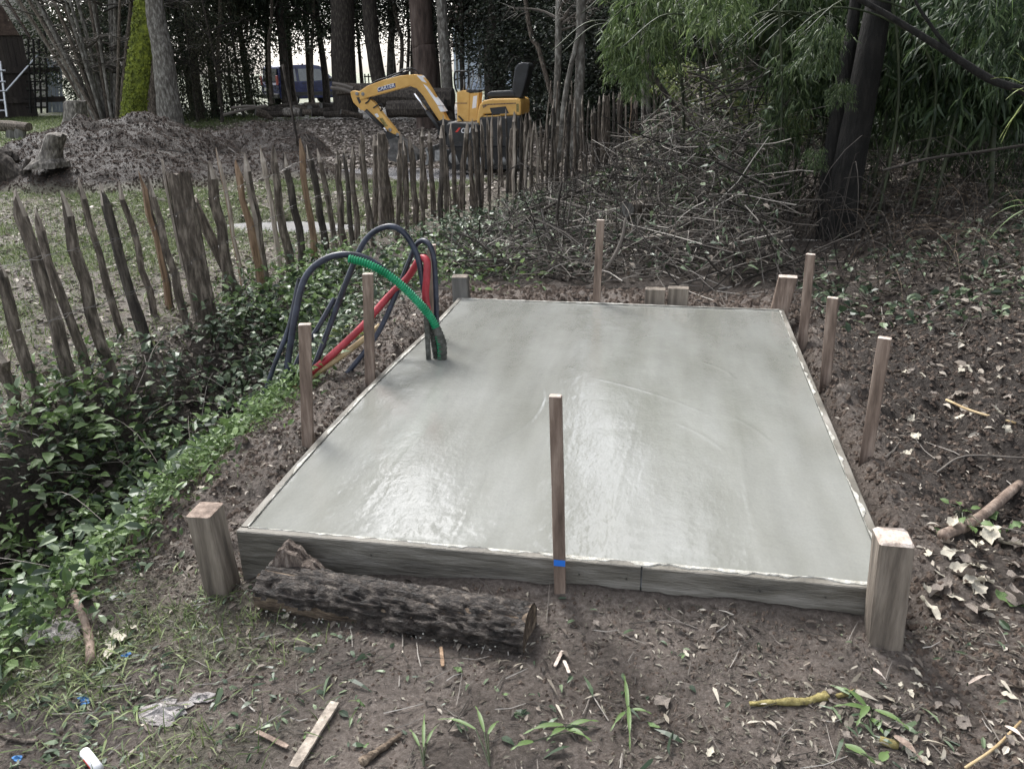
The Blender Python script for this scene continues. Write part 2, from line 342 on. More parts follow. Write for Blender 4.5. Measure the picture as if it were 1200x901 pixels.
def ground_material():
    m = bpy.data.materials.new('ground'); m.use_nodes = True; N = m.node_tree.nodes; L = m.node_tree.links
    b = N['Principled BSDF']; b.inputs['Specular IOR Level'].default_value = .3
    tc = N.new('ShaderNodeTexCoord'); at = N.new('ShaderNodeVertexColor'); at.layer_name = 'zone'
    sep = N.new('ShaderNodeSeparateColor'); L.new(at.outputs[0], sep.inputs[0])
    def noise(sc, det=6, rough=.65):
        n = N.new('ShaderNodeTexNoise'); n.inputs['Scale'].default_value = sc; n.inputs['Detail'].default_value = det; n.inputs['Roughness'].default_value = rough
        L.new(tc.outputs['Object'], n.inputs['Vector']); return n.outputs[0]
    def ramp(f, cols, lo=.3, hi=.7):
        cr = N.new('ShaderNodeValToRGB'); L.new(f, cr.inputs[0]); e = cr.color_ramp.elements
        while len(e) < len(cols): e.new(.5)
        for i, c in enumerate(cols): e[i].position = lo+(hi-lo)*i/(len(cols)-1); e[i].color = (*c, 1)
        return cr.outputs[0]
    def mix(f, a, c):
        mx = N.new('ShaderNodeMix'); mx.data_type = 'RGBA'; L.new(f, mx.inputs[0]); L.new(a, mx.inputs[6]); L.new(c, mx.inputs[7]); return mx.outputs[2]
    big = noise(2.5); mid = noise(14)
    fine = noise(70, 7, .8)
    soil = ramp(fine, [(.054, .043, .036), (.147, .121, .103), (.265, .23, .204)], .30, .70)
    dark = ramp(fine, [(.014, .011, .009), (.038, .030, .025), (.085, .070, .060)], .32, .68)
    grass = ramp(fine, [(.04, .045, .022), (.10, .112, .055), (.20, .21, .13)], .32, .68)
    litter = ramp(noise(14, 9, .85), [(.03, .024, .02), (.09, .07, .058), (.20, .165, .14), (.36, .31, .27)], .34, .68)
    vm = N.new('ShaderNodeMapRange'); L.new(noise(3.3, 4), vm.inputs[0]); vm.inputs[1].default_value = .35; vm.inputs[2].default_value = .65; vm.inputs[3].default_value = .75; vm.inputs[4].default_value = 1.5
    hv = N.new('ShaderNodeHueSaturation'); L.new(soil, hv.inputs['Color']); L.new(vm.outputs[0], hv.inputs['Value'])
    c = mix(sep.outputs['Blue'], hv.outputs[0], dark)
    c = mix(sep.outputs['Green'], c, litter)
    c = mix(sep.outputs['Red'], c, grass)
    L.new(c, b.inputs['Base Color'])
    mr = N.new('ShaderNodeMapRange'); L.new(big, mr.inputs[0]); mr.inputs[1].default_value = .4; mr.inputs[2].default_value = .62; mr.inputs[3].default_value = .42; mr.inputs[4].default_value = .85
    L.new(mr.outputs[0], b.inputs['Roughness'])
    b1 = N.new('ShaderNodeBump'); b1.inputs['Strength'].default_value = 1.0; b1.inputs['Distance'].default_value = .05; L.new(noise(34, 9, .8), b1.inputs['Height'])
    L.new(b1.outputs[0], b.inputs['Normal'])
    return m

# ---------------------------------------------------------------- ground
def axis(lo, hi, st, far, g=1.13):
    a = list(np.arange(lo, hi, st)); s = st; x = a[-1]
    while x < far: s *= g; x += s; a.append(x)
    s = st; x = lo; pre = []
    while x > -far: s *= g; x -= s; pre.append(x)
    return np.array(pre[::-1]+a)
gx = np.concatenate([axis(-13.2, -3.2, .085, 260, 1.12)[:0], [q for q in axis(-13.2, -3.25, .085, 260, 1.12) if q < -3.22], np.arange(-3.2, 3.2, .026), [q for q in axis(-3.2, 3.2, .026, 260, 1.09) if q > 3.2]])
gy = np.concatenate([[q for q in axis(-1.35, 5.2, .026, 40, 1.1) if q < -1.36], np.arange(-1.35, 5.2, .026), np.arange(5.2, 8.0, .05), np.arange(8.0, 15.5, .085), [q for q in axis(8.0, 15.5, .085, 400, 1.08) if q > 15.5]])
gy = gy[gy > -30]
GX, GY = np.meshgrid(gx, gy, indexing='ij'); GZ = H(GX, GY)
nx, ny = GX.shape
idx = np.arange(nx*ny).reshape(nx, ny)
Q = np.stack([idx[:-1, :-1], idx[1:, :-1], idx[1:, 1:], idx[:-1, 1:]], -1).reshape(-1, 4)
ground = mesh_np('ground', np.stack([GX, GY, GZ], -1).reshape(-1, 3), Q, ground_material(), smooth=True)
tag(ground, kind='structure')
def zones(x, y):
    sm = soilmask(x, y); md = np.clip(mound(x, y)*8, 0, 1)
    left = sst(.15, -.3, x-fence_x(y))           # beyond the fence
    n = fbm(x, y, 61, .9, 3); n2 = fbm(x, y, 71, .35, 2); n3 = fbm(x, y, 81, 4, 2)
    lawn_far = sst(-11.5, -13, x+.1*y-1)*sst(13, 15, y)
    field = sst(34, 40, y)
    gr = left*(sst(.42, .58, n)*.75*sst(13, 9, y)*sst(-.5, -1.6, x-fence_x(y)+1.3*n-.6)+.15)
    gr = np.maximum(gr, left*lawn_far); gr = np.maximum(gr, field)
    frontleft = sst(-.35, -1.0, x+.35*(n3-.5)+.25*(y+.5))*sst(.1, -.25, y)
    gr = np.maximum(gr, frontleft*.55*sst(.4, .6, n3))
    edge = sst(-1.5, -1.62, x)*sst(-2.0, -1.8, x)
    gr = np.maximum(gr, edge*.5)
    lit = left*(1-.5*gr)*sst(7, 10, y)*(1-lawn_far)*(1-field)
    lit = np.maximum(lit, left*.35)
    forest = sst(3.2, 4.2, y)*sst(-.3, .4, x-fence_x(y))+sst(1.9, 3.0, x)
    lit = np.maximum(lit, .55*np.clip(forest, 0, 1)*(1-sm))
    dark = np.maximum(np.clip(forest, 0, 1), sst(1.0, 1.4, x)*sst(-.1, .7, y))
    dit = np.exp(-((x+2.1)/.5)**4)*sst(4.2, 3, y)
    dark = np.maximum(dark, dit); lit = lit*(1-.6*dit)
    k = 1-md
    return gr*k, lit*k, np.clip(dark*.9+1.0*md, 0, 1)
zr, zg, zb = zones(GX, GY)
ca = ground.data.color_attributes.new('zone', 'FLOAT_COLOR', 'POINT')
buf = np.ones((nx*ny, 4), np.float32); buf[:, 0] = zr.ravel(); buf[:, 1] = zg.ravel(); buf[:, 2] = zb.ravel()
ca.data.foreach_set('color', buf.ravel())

def puddle(name, cx, cy, rx, ry, z, rot, seed, mt):
    n = 40; V = [(cx, cy, z)]
    for i in range(n):
        a = 2*math.pi*i/n; r = 1+.5*(float(vn(math.cos(a)*2+5, math.sin(a)*2+5, seed))-.5)
        x = math.cos(a)*rx*r; y = math.sin(a)*ry*r
        V.append((cx+x*math.cos(rot)-y*math.sin(rot), cy+x*math.sin(rot)+y*math.cos(rot), z))
    o = mesh_np(name, V, [[0, 1+i, 1+(i+1) % n] for i in range(n)], mt); return tag(o, kind='structure')
puddle('puddle', -3.75, 6.3, 1.1, .6, float(H(-3.75, 6.3, False))+.055, 0, 3, M['water'])
puddle('puddle', -4.1, 10.9, 2.0, 1.5, float(H(-4.1, 10.9, False))+.055, 0, 8, M['water'])

# ---------------------------------------------------------------- leaf scattering
T_RHOMB = (np.array([(0, 0, 0), (.4, -.5, .12), (1, 0, -.05), (.4, .5, .12)], float), [np.array([(0, 1, 2), (0, 2, 3)])])
T_LEAF = (np.array([(0, 0, 0), (.3, -.42, .10), (.3, 0, 0), (.3, .42, .10), (.68, -.34, .07), (.68, 0, -.03), (.68, .34, .07), (1, 0, -.16)], float),
          [np.array([(0, 1, 2), (0, 2, 3), (4, 7, 5), (5, 7, 6)]), np.array([(1, 4, 5, 2), (2, 5, 6, 3)])])
T_LANCE = (np.array([(0, 0, 0), (.25, -.5, .04), (.25, .5, .04), (.6, -.36, -.04), (.6, .36, -.04), (1, 0, -.22)], float),
           [np.array([(0, 1, 2), (3, 5, 4)]), np.array([(1, 3, 4, 2)])])
T_BLADE = (np.array([(0, -.5, 0), (0, .5, 0), (.5, -.35, .0), (.5, .35, .0), (1, 0, -.25)], float), [np.array([(2, 4, 3)]), np.array([(0, 2, 3, 1)])])
def scatter(T, Pn, yaw, pitch, roll, L, Wd):
    """returns V,F lists for n leaves; long axis from point P in direction (yaw,pitch)"""
    n = len(Pn); tv, tf = T; k = len(tv)
    L = np.broadcast_to(L, n); Wd = np.broadcast_to(Wd, n); roll = np.broadcast_to(roll, n); pitch = np.broadcast_to(pitch, n)
    cp, sp, cy, sy = np.cos(pitch), np.sin(pitch), np.cos(yaw), np.sin(yaw)
    X = np.stack([cp*cy, cp*sy, sp], -1); Y0 = np.stack([-sy, cy, 0*cy], -1); Z0 = np.cross(X, Y0)
    cr, sr = np.cos(roll)[:, None], np.sin(roll)[:, None]
    Y = Y0*cr+Z0*sr; Z = np.cross(X, Y)
    t = tv[None]
    V = Pn[:, None, :]+X[:, None]*(t[..., 0:1]*L[:, None, None])+Y[:, None]*(t[..., 1:2]*Wd[:, None, None])+Z[:, None]*(t[..., 2:3]*L[:, None, None])
    off = (np.arange(n)*k)[:, None, None]
    return V.reshape(-1, 3), [(f[None]+off).reshape(-1, f.shape[1]) for f in tf]
def merge(parts):
    V = []; d = {}; n = 0
    for v, fs in parts:
        for f in fs: d.setdefault(f.shape[1], []).append(f+n)
        V.append(v); n += len(v)
    return np.concatenate(V), [np.concatenate(d[k]) for k in sorted(d)]
def sample(n, x0, x1, y0, y1, prob):
    xs = rng.uniform(x0, x1, n); ys = rng.uniform(y0, y1, n)
    k = rng.random(n) < prob(xs, ys); return xs[k], ys[k]
def notslab(x, y): return ~((np.abs(x) < 1.04) & (y > -.03) & (y < 2.97))
def litter(name, n, x0, x1, y0, y1, prob, Lr, T, mt, tilt=.35, zo=.006, parent=None, asp=.55):
    x, y = sample(n, x0, x1, y0, y1, lambda a, b: prob(a, b)*notslab(a, b))
    z = H(x, y)+zo; m = len(x)
    L = rng.uniform(*Lr, m)
    v, f = scatter(T, np.stack([x, y, z], -1), rng.uniform(0, 6.28, m), rng.normal(.05, tilt*.6, m), rng.normal(0, tilt, m), L, L*rng.uniform(asp*.6, asp*1.3, m))
    o = mesh_np(name, v, f, mt, parent); return o
# ================================================================ THE SLAB, ITS FORMWORK, POSTS AND STAKES
LX, LY = 1.0, 2.9205
def bow(y): return .03*math.sin(max(0, min(1, y/2.2))*math.pi)
def slab():
    nx_, ny_ = 260, 380; V = []
    b = .027
    xs = np.linspace(-1, 1, nx_); ys = np.linspace(b, LY-b, ny_)
    X, Y = np.meshgrid(xs, ys, indexing='ij')
    left = -LX+b-np.array([bow(y) for y in ys])[None]
    XX = left+(X+1)/2*(LX-b-left)
    Z = -.002+.004*(fbm(XX, Y, 90, 1.3, 3)-.5)+.0016*(fbm(XX, Y, 95, 9, 2)-.5)
    rim = np.minimum.reduce([XX-left, LX-b-XX, Y-b, LY-b-Y]); Z = Z+.004*np.exp(-rim/.02)*(fbm(XX, Y, 99, 14, 2))
    # shallow trowel arcs and float marks
    for cx, cy, r, a0, a1 in ((.05, .75, .72, .35, .62), (-.05, .6, .66, .45, .80), (.55, 1.9, .5, 2.2, 3.2), (-.6, .2, 1.5, .8, 1.1), (.3, 1.6, .35, .2, .9), (-1.0, 1.2, .8, -.6, .2)):
        rr = np.hypot(XX-cx, Y-cy); an = np.arctan2(Y-cy, XX-cx)
        Z += .0013*np.exp(-((rr-r)/.006)**2)*sst(a0-.1, a0, an)*sst(a1+.1, a1, an)
    for x_, a_ in ((-.28, .02), (-.05, -.03), (.22, .04), (.62, .0), (-.6, .05)):      # long pulls of the straight edge
        q_ = XX-x_-a_*(Y-1.4)-.02*(fbm(Y, Y*0, 44, 2, 2)-.5); Z += .0006*np.exp(-(q_/.008)**2)*(.3+fbm(XX, Y, 45, 2, 2))
    Z += .0003*(fbm(XX*3, Y, 46, 5, 3)-.5)+.0022*(1-sst(0, .7, Y))*(fbm(XX, Y, 47, 34, 4)-.5)
    top = np.stack([XX, Y, Z], -1).reshape(-1, 3); bot = top.copy(); bot[:, 2] = -.19
    I = np.arange(nx_*ny_).reshape(nx_, ny_)
    Qt = np.stack([I[:-1, :-1], I[1:, :-1], I[1:, 1:], I[:-1, 1:]], -1).reshape(-1, 4)
    rimi = np.concatenate([I[:, 0], I[-1, 1:], I[-2::-1, -1], I[0, -2:0:-1]])
    n = nx_*ny_; r2 = np.roll(rimi, -1)
    Qs = np.stack([rimi+n, r2+n, r2, rimi], -1)
    o = mesh_np('concrete_slab', np.concatenate([top, bot]), np.concatenate([Qt, Qs]), M['slab'], smooth=True)
    tag(o, 'freshly poured wet grey concrete slab lying in its board formwork', 'concrete slab')
slab()
fwk = empty('formwork', (0, 0, -.2), 'low formwork of wet wooden boards round the edge of the fresh concrete', 'formwork')
def board(p0, p1, th, z0, z1, side, seg=14, bw=None):
    """board whose outer face runs p0->p1; th is inward"""
    V = []; p0 = np.array(p0); p1 = np.array(p1); dr = (p1-p0); n = np.array([-dr[1], dr[0]])/np.hypot(*dr)*side
    for i in range(seg+1):
        t = i/seg; c = p0+dr*t
        if bw: c = c+np.array([-bow(c[1]), 0])
        zt = z1+.003*(float(vn(t*9, 3, 11))-.5)
        for q, z in ((0, z0), (0, zt-.003), (.003, zt), (th-.003, zt), (th, zt-.003), (th, z0)): V.append((c[0]+n[0]*q, c[1]+n[1]*q, z))
    Fl = [(i*6+j, (i+1)*6+j, (i+1)*6+(j+1) % 6, i*6+(j+1) % 6) for i in range(seg) for j in range(6)]+[tuple(range(6)), tuple(range(seg*6+5, seg*6-1, -1))]
    m = MB().add(V, Fl); return m.build('board', M['board'], fwk, world=True)
board((-1.0, 0), (.28, .001), .027, -.2, .004, 1)
board((.285, .001), (1.0, 0), .027, -.2, .002, 1)
board((1.0, .03), (1.0, LY-.03), .027, -.2, .003, 1)
board((1.0, LY), (-1.0, LY), .027, -.2, .003, 1)
board((-1.0, LY-.03), (-1.0, .03), .027, -.2, .004, 1, 30, True)
# thin lips of concrete smeared over the board tops
lip = MB()
def ribbon(pts, wmax, seed, skip=.36):
    V = []; Fl = []; prev = None
    for i, (x, y, nx_, ny_) in enumerate(pts):
        w = wmax*max(0, float(fbm(np.array(i*.13), np.array(seed*3.1), seed, 1, 4))-skip)*3.2; w = min(w, wmax); h = .0045+.002*float(vn(i*.3, 1, seed))
        V += [(x, y, h-.004), (x, y, h), (x+nx_*w, y+ny_*w, h), (x+nx_*(w+.002), y+ny_*(w+.002), h-.004)]
    for i in range(len(pts)-1):
        for j in range(3): Fl.append((i*4+j, i*4+j+1, i*4+j+5, i*4+j+4))
    lip.add(V, Fl)
ribbon([(x, .028, 0, -1) for x in np.linspace(-.97, .97, 240)], .02, 5)
ribbon([(.972, y, 1, 0) for y in np.linspace(.03, 2.88, 260)], .016, 6, .42)
ribbon([(-.972-bow(y), y, -1, 0) for y in np.linspace(.03, 2.88, 260)], .016, 7, .42)
ribbon([(x, LY-.028, 0, 1) for x in np.linspace(-.97, .97, 200)], .022, 8)
tag(lip.build('concrete_smear', M['concrete_lip'], fwk, world=True), kind='stuff')
for x in (-.55, .1, .24, .62, .8): MB().tube([(x, -.001, -.04), (x, -.004, -.04)], .003, 6).build('nail', M['wire'], fwk, world=True)

def wpost(name, label, c, sx, sy, z0, z1, lean=(0, 0), rz=0, mt='post', end='stake_end', cat='post', group=None, chip=0):
    """a rectangular sawn timber, end grain its own part"""
    root = empty(name, (c[0], c[1], z0), label, cat, group)
    n = 7; V = []; ca, sa = math.cos(rz), math.sin(rz)
    ht = z1-z0; cr = min(sx, sy)*.07
    def ring(z, k, jit):
        t = z/ht; o = (lean[0]*t, lean[1]*t); R = []
        X, Y = sx/2*k, sy/2*k
        for a, b in ((-X+cr, -Y), (X-cr, -Y), (X, -Y+cr), (X, Y-cr), (X-cr, Y), (-X+cr, Y), (-X, Y-cr), (-X, -Y+cr)):
            a += U(-jit, jit); b += U(-jit, jit)
            R.append((a*ca-b*sa+o[0], a*sa+b*ca+o[1], z))
        return R
    for i in range(n): V += ring(-.15+(ht+.15)*i/(n-1), .86 if i == 0 else 1, .0008)
    Fl = [(r*8+q, r*8+(q+1) % 8, (r+1)*8+(q+1) % 8, (r+1)*8+q) for r in range(n-1) for q in range(8)]
    MB().add(V, Fl).build('shaft', M[mt], root)
    top = V[-8:]; V2 = list(top)+[((p[0]-lean[0])*.86+lean[0], (p[1]-lean[1])*.86+lean[1], ht+.002+U(0, chip)) for p in top]
    Fl = [(q, (q+1) % 8, (q+1) % 8+8, q+8) for q in range(8)]+[tuple(range(8, 16))]
    MB().add(V2, Fl).build('cut_end', M[end], root)
    return root
wpost('corner_post', 'sawn timber post with pale pink frayed top at the near right corner of the slab', (.955, -.058), .088, .09, -.22, .20, (-.020, 0), chip=.008)
wpost('corner_post', 'grey brown timber post with streaked face at the near left corner of the slab', (-1.04, -.056), .078, .098, -.21, .105, (-.022, .0), .05, end='stake')
p = P(541, 349, LY+.06); wpost('corner_post', 'short dark timber post at the far left corner of the slab', (p[0], LY+.06), .10, .09, -.14, .13, (-.005, 0), .1, mt='grey_wood', end='post')
p = P(908, 362, LY+.05); wpost('corner_post', 'pinkish sawn post leaning at the far right corner of the slab', (p[0]+.01, LY+.05), .105, .07, -.14, .185, (.05, .02), -.1, mt='stake')
for px, lab in ((767, 'left of the two short square blocks standing together behind the slab'), (793, 'right of the two short square blocks standing together behind the slab')):
    p = P(px, 356, LY+.07); wpost('timber_block', lab, (p[0], LY+.07), .122, .07, -.12, .085+.012*(px > 780), (.006*(px > 780), 0), .04, mt='post', end='post', cat='wood block')
def stake(px0, py0, pxt, pyt, y, wd, th, label, z0=-.1, rz=0, mt='stake', ylean=0):
    b = P(px0, py0, y); t = P(pxt, pyt, y+ylean)
    dz = t[2]-b[2]; sc = (b[2]-z0)/dz
    b2 = b-(t-b)*sc
    return wpost('stake', label, (b2[0], b2[1]), wd, th, b2[2], t[2], (t[0]-b2[0], t[1]-b2[1]), rz, mt=mt, cat='stake', group='thin wooden stakes round the slab')
st = stake(657, 710, 651, 464, -.028, .034, .022, 'tall thin stake with a blue mark in front of the slab', -.16)
b_ = P(656.3, 657, -.028); mk = MB(); 
mk.box((b_[0], -.0405, b_[2]), (.0335, .0012, .02)); mk.build('paint_mark', M['blue_paint'], st, world=True)
stake(361, 521, 357, 380, .79, .046, .03, 'nearest wooden stake on the left side of the slab', -.12, .25)
stake(434, 446, 431, 321, 1.5, .048, .028, 'second wooden stake on the left side, standing just left of the green conduit', -.12, .2)
stake(508, 400, 506, 287, 2.12, .044, .03, 'reddish stake behind the bundle of conduits at the slab edge', -.12, .2)
stake(699, 352, 704, 258, LY+.03, .047, .022, 'thin stake standing alone behind the far edge of the slab', -.1, 0)
stake(1010, 568, 1037, 396, 1.0, .046, .03, 'nearest leaning stake on the right side of the slab', -.1, -.35)
stake(966, 466, 976, 349, 1.85, .048, .03, 'middle leaning stake on the right side of the slab', -.1, -.35)
stake(940, 408, 950, 298, 2.5, .047, .028, 'tallest looking far stake on the right side of the slab, beside the far right post', -.1, -.3)

# ================================================================ LOG
def log():
    a = P(303, 672, -.16); b = P(620, 708, -.215)
    a = np.array([a[0], -.115, -.118]); b = np.array([b[0], -.20, -.108])
    root = empty('log', (a+b)/2, 'short thick log with dark cracked bark and a broken stub lying against the front board', 'log')
    ax = (b-a); Lg = np.linalg.norm(ax); ax = ax/Lg; yv = np.cross((0, 0, 1), ax); yv /= np.linalg.norm(yv); zv = np.cross(ax, yv)
    nl_, na = 150, 84
    t = np.linspace(0, 1, nl_)[:, None]; th = np.linspace(0, 2*np.pi, na, endpoint=False)[None]
    s = t*Lg; arc = th*.075
    r = .072+.008*(1-t)+.004*np.sin(2*th+1)+.003*np.sin(th*3+t*6)
    ridg = np.abs(fbm(s*1.0+0*th, np.cos(th)*.6+0*t, 5, 11, 3)-.5)*2
    rid = np.abs(vn(s*13+0*th, th*7.5+1.5*vn(s*9, th*3, 8), 12)-.5)*2; crack = np.clip(1-rid*3.2, 0, 1)
    crx = np.abs(vn(s*38+0*th, th*4+0*s, 14)-.5)*2
    r = r+.008*rid-.011*crack-.006*np.clip(1-crx*4, 0, 1)+.004*(fbm(s*1+0*th, th*.9+0*s, 16, 22, 3)-.5)
    r = .5*(r+.076)*np.clip(1-(Lg-s)/.03, 0, 1)+r*(1-np.clip(1-(Lg-s)/.03, 0, 1))
    r = r+.025*np.exp(-s/.05)*(fbm(s+0*th, th*1.+0*s, 18, 3, 2)-.3)
    C = a[None, None]+ax*s[..., None]
    V = C+yv*(np.cos(th)*r)[..., None]+zv*(np.sin(th)*r)[..., None]
    I = np.arange(nl_*na).reshape(nl_, na); J = np.roll(I, -1, 1)
    Qd = np.stack([I[:-1], I[1:], J[1:], J[:-1]], -1)
    # bark is gone low on the camera side at the left end
    thm = np.broadcast_to(th, (nl_-1, na)); tm = np.broadcast_to(t[:-1], (nl_-1, na))
    # camera side is -y: cos(th) sign depends on yv
    cam_dir = np.array([.1, -1, -.25]); cam_dir /= np.linalg.norm(cam_dir); th0 = math.atan2(cam_dir@zv, cam_dir@yv)
    dth = np.abs((thm-th0-.25*0+np.pi) % (2*np.pi)-np.pi)
    gone = (dth < .62-.9*tm+.5*(fbm(tm*6, thm*2, 22, 2, 3)-.5)) & (tm < .62)
    o = mesh_np('bark', V.reshape(-1, 3), Qd[~gone].reshape(-1, 4), M['logbark'], root, True, world=True)
    r2 = .056+.01*(1-t)+.008*(fbm(s*.6+0*th, th*1.3+0*s, 25, 6, 4)-.5)+.012*np.exp(-s/.04)*(fbm(s+0*th, th*1.+0*s, 18, 3, 2)-.3)
    r2 = r2+.017*np.exp(-(Lg-s)/.03)
    C2 = a[None, None]+ax*(s*1.004-.004+.02*(fbm(th+0*s, th*0, 30, 3, 2)-.5)*np.exp(-s/.03))[..., None]
    V2 = C2+yv*(np.cos(th)*r2)[..., None]+zv*(np.sin(th)*r2)[..., None]
    F2 = [q for q in Qd.reshape(-1, 4)]
    Vc = np.concatenate([V2.reshape(-1, 3), [a+ax*.02, b-ax*.004]]); n = nl_*na
    tri = [np.array([[n, I[0, (j+1) % na], I[0, j]] for j in range(na)]+[[n+1, I[-1, j], I[-1, (j+1) % na]] for j in range(na)])]
    mesh_np('heartwood', Vc, tri+[Qd.reshape(-1, 4)], M['rot'], root, True, world=True)
    # stub: broken branch collar at the left end, pointing up and back
    q = a+ax*.035+np.array([0, .03, .055]); m = MB()
    for k, (dy, sc_) in enumerate(((-.012, 1), (.006, .92), (.022, 1.05), (.038, .8), (.052, .6))):
        pl = [(-.03, -.05), (.13, -.05), (.125, .0), (.10, .022), (.075, .030), (.055, .052), (.03, .058), (.012, .074), (-.006, .062), (-.02, .03), (-.034, .01)]
        m.prism([q+np.array([x*sc_+U(-.004, .004), dy+.35*max(z, 0), z*sc_+U(-.004, .004)]) for x, z in pl], (0, .017, .002))
    m.build('broken_stub', M['stub'], root, False, world=True)
    m = MB(); 
    for i in range(160):
        k = random.random()**.8; an = th0+U(-.2, 1.6)*(-1 if 0 else 1); rr = .081
        c = a+ax*Lg*k+yv*math.cos(an)*rr+zv*math.sin(an)*rr
        m.box(c, (U(.002, .009), .002, U(.002, .005)), Matrix.Rotation(U(0, 3), 3, 'Y'))
    tag(m.build('lichen_fleck', M['concrete_lip'], root, world=True), kind='stuff')
log()

# ================================================================ CONDUITS
def spline(pts, n=14):
    pts = [np.array(p, float) for p in pts]; out = []
    pp = [2*pts[0]-pts[1]]+pts+[2*pts[-1]-pts[-2]]
    for i in range(1, len(pp)-2):
        for k in range(n):
            t = k/n; a, b, c, d = pp[i-1:i+3]
            out.append(.5*((2*b)+(c-a)*t+(2*a-5*b+4*c-d)*t*t+(3*b-a-3*c+d)*t**3))
    out.append(pts[-1]); return out
def pipe(name, label, ctrl, r, mt, nseg=12, corr=0, cat='pipe', ends=None, group=None):
    path = spline(ctrl, 16)
    if corr:                                    # corrugated: resample finely
        L = np.concatenate([[0], np.cumsum([np.linalg.norm(path[i+1]-path[i]) for i in range(len(path)-1)])])
        k = int(L[-1]/(corr/4)); q = np.linspace(0, L[-1], k); A = np.array(path)
        path = np.stack([np.interp(q, L, A[:, j]) for j in range(3)], -1)
        rad = [r*(1+(.13 if (i % 4) < 2 else -.13)) for i in range(k)]
    else: rad = [r]*len(path)
    root = empty(name, path[0], label, cat, group)
    # hollow open end
    m = MB(); m.tube(path, rad, nseg, cap=False); m.build('pipe_wall', M[mt], root, not corr, world=True)
    for e, q in ((path[-1], path[-2]), (path[0], path[1])):
        dv = (np.array(e)-np.array(q)); dv /= np.linalg.norm(dv)
        m = MB(); m.tube([np.array(e)-dv*.004, np.array(e)-dv*.02], r*.86, nseg); m.build('pipe_bore', M['trim'], root, world=True)
    return root
yS = 1.72      # where the bundle leaves the concrete
B0 = G(512, 420, 0); yb = B0[1]
pipe('black_pipe', 'thick black pipe arching highest to the left from the bundle, down into the ditch', [(B0[0]-.01, yb+.04, -.02), P(508, 380, yb+.03), P(490, 352, yb+.03), P(452, 318, yb), P(420, 300, yb-.02), P(385, 302, yb-.06), P(358, 325, yb-.1), P(346, 370, yb-.16), P(338, 420, yb-.2), P(331, 468, yb-.25)], .0165, 'hose', cat='pipe')
pipe('black_pipe', 'black pipe making the tallest arch above the green conduit', [(B0[0]-.02, yb+.05, -.02), P(505, 378, yb+.06), P(497, 340, yb+.08), P(489, 300, yb+.1), P(472, 272, yb+.1), P(452, 266, yb+.1), P(428, 282, yb+.1), P(408, 325, yb+.05), P(388, 378, yb), P(368, 430, yb-.1), P(350, 470, yb-.2)], .015, 'hose')
pipe('black_pipe', 'black pipe on the right of the bundle bending over behind the red conduit', [(B0[0]+.0, yb+.06, -.02), P(512, 385, yb+.08), P(511, 345, yb+.1), P(508, 300, yb+.12), P(499, 283, yb+.15), P(488, 287, yb+.17), P(478, 310, yb+.16), P(462, 350, yb+.1), P(440, 395, yb), P(405, 440, yb-.1)], .0135, 'hose')
pipe('black_pipe', 'thin black pipe end rising out of the ditch beside the thick arch', [P(308, 470, yb-.25), P(320, 432, yb-.22), P(338, 385, yb-.16), P(349, 335, yb-.1), P(352, 326, yb-.1)], .012, 'hose')
pipe('black_pipe', 'short black pipe with a white collar lying low beside the tan pole', [P(330, 466, yb-.22), P(342, 440, yb-.18), P(352, 416, yb-.12), P(372, 385, yb-.05), P(392, 350, yb+.05)], .013, 'hose')
pipe('red_conduit', 'red conduit rising from the slab, bent over and running down into the ditch', [(B0[0]+.015, yb+.045, -.02), P(506, 385, yb+.05), P(499, 350, yb+.07), P(500, 325, yb+.08), P(500, 306, yb+.1), P(492, 304, yb+.12), P(478, 325, yb+.13), P(455, 348, yb+.1), P(425, 382, yb), P(390, 415, yb-.1), P(367, 434, yb-.15), P(345, 455, yb-.2)], .0185, 'red_pipe', 14)
g = pipe('green_conduit', 'green corrugated conduit sticking out of the slab with an open end', [(B0[0]+.028, yb-.005, -.02), P(516, 400, yb), P(507, 376, yb), P(488, 352, yb-.03), P(460, 326, yb-.06), P(432, 310, yb-.08), P(408, 303, yb-.1)], .0195, 'green_pipe', 14, corr=.0125)
sk = MB(); q = spline([(B0[0]+.028, yb-.005, -.02), P(518, 403, yb), P(511, 384, yb)], 14)
sk.tube(q, [.0225*(1.06 if i % 3 else .94) for i in range(len(q))], 14, wob=.05); sk.build('cement_splash', M['mud_pipe'], g, True, world=True)
rt_ = MB(); q = spline([(B0[0]+.006, yb-.0, -.02), P(505, 392, yb+.02), P(500, 352, yb+.06)], 12)
o = pipe('grey_conduit', 'cement covered ribbed conduit in the middle of the bundle leaving the slab', [(B0[0]-.002, yb+.012, -.02), P(508, 395, yb+.02), P(503, 372, yb+.04), P(497, 356, yb+.06)], .018, 'mud_pipe', 12, corr=.011)
wpost('short_peg', 'short cement splashed peg tied to the conduits where they leave the slab', (P(504, 422, yb-.01)[0]-.004, yb-.02), .026, .022, -.03, P(504, 369, yb-.01)[2], (-.004, .01), .3, mt='mud_pipe', end='grey_wood', cat='peg')
tie = MB(); c = P(508, 378, yb+.02)
tie.tube([c+np.array([math.cos(a)*.035, math.sin(a)*.03, .003*math.sin(3*a)]) for a in np.linspace(0, 6.28, 18)], .0022, 5)
tag(tie.build('cable_tie', M['black']), 'thin black tie looped round the bundle of conduits', 'cable tie')
tp = MB(); tpath = [P(342, 461, yb-.2), P(372, 437, yb-.14), P(410, 410, yb-.05), P(446, 382, yb+.05)]
tp.tube(spline(tpath, 5), [.0155+.001*math.sin(i) for i in range(16)], 10, wob=.05)
o = tp.build('pole', M['tan'], smooth=True); tag(o, 'peeled tan wooden pole lying below the red conduit on the ditch edge', 'pole')

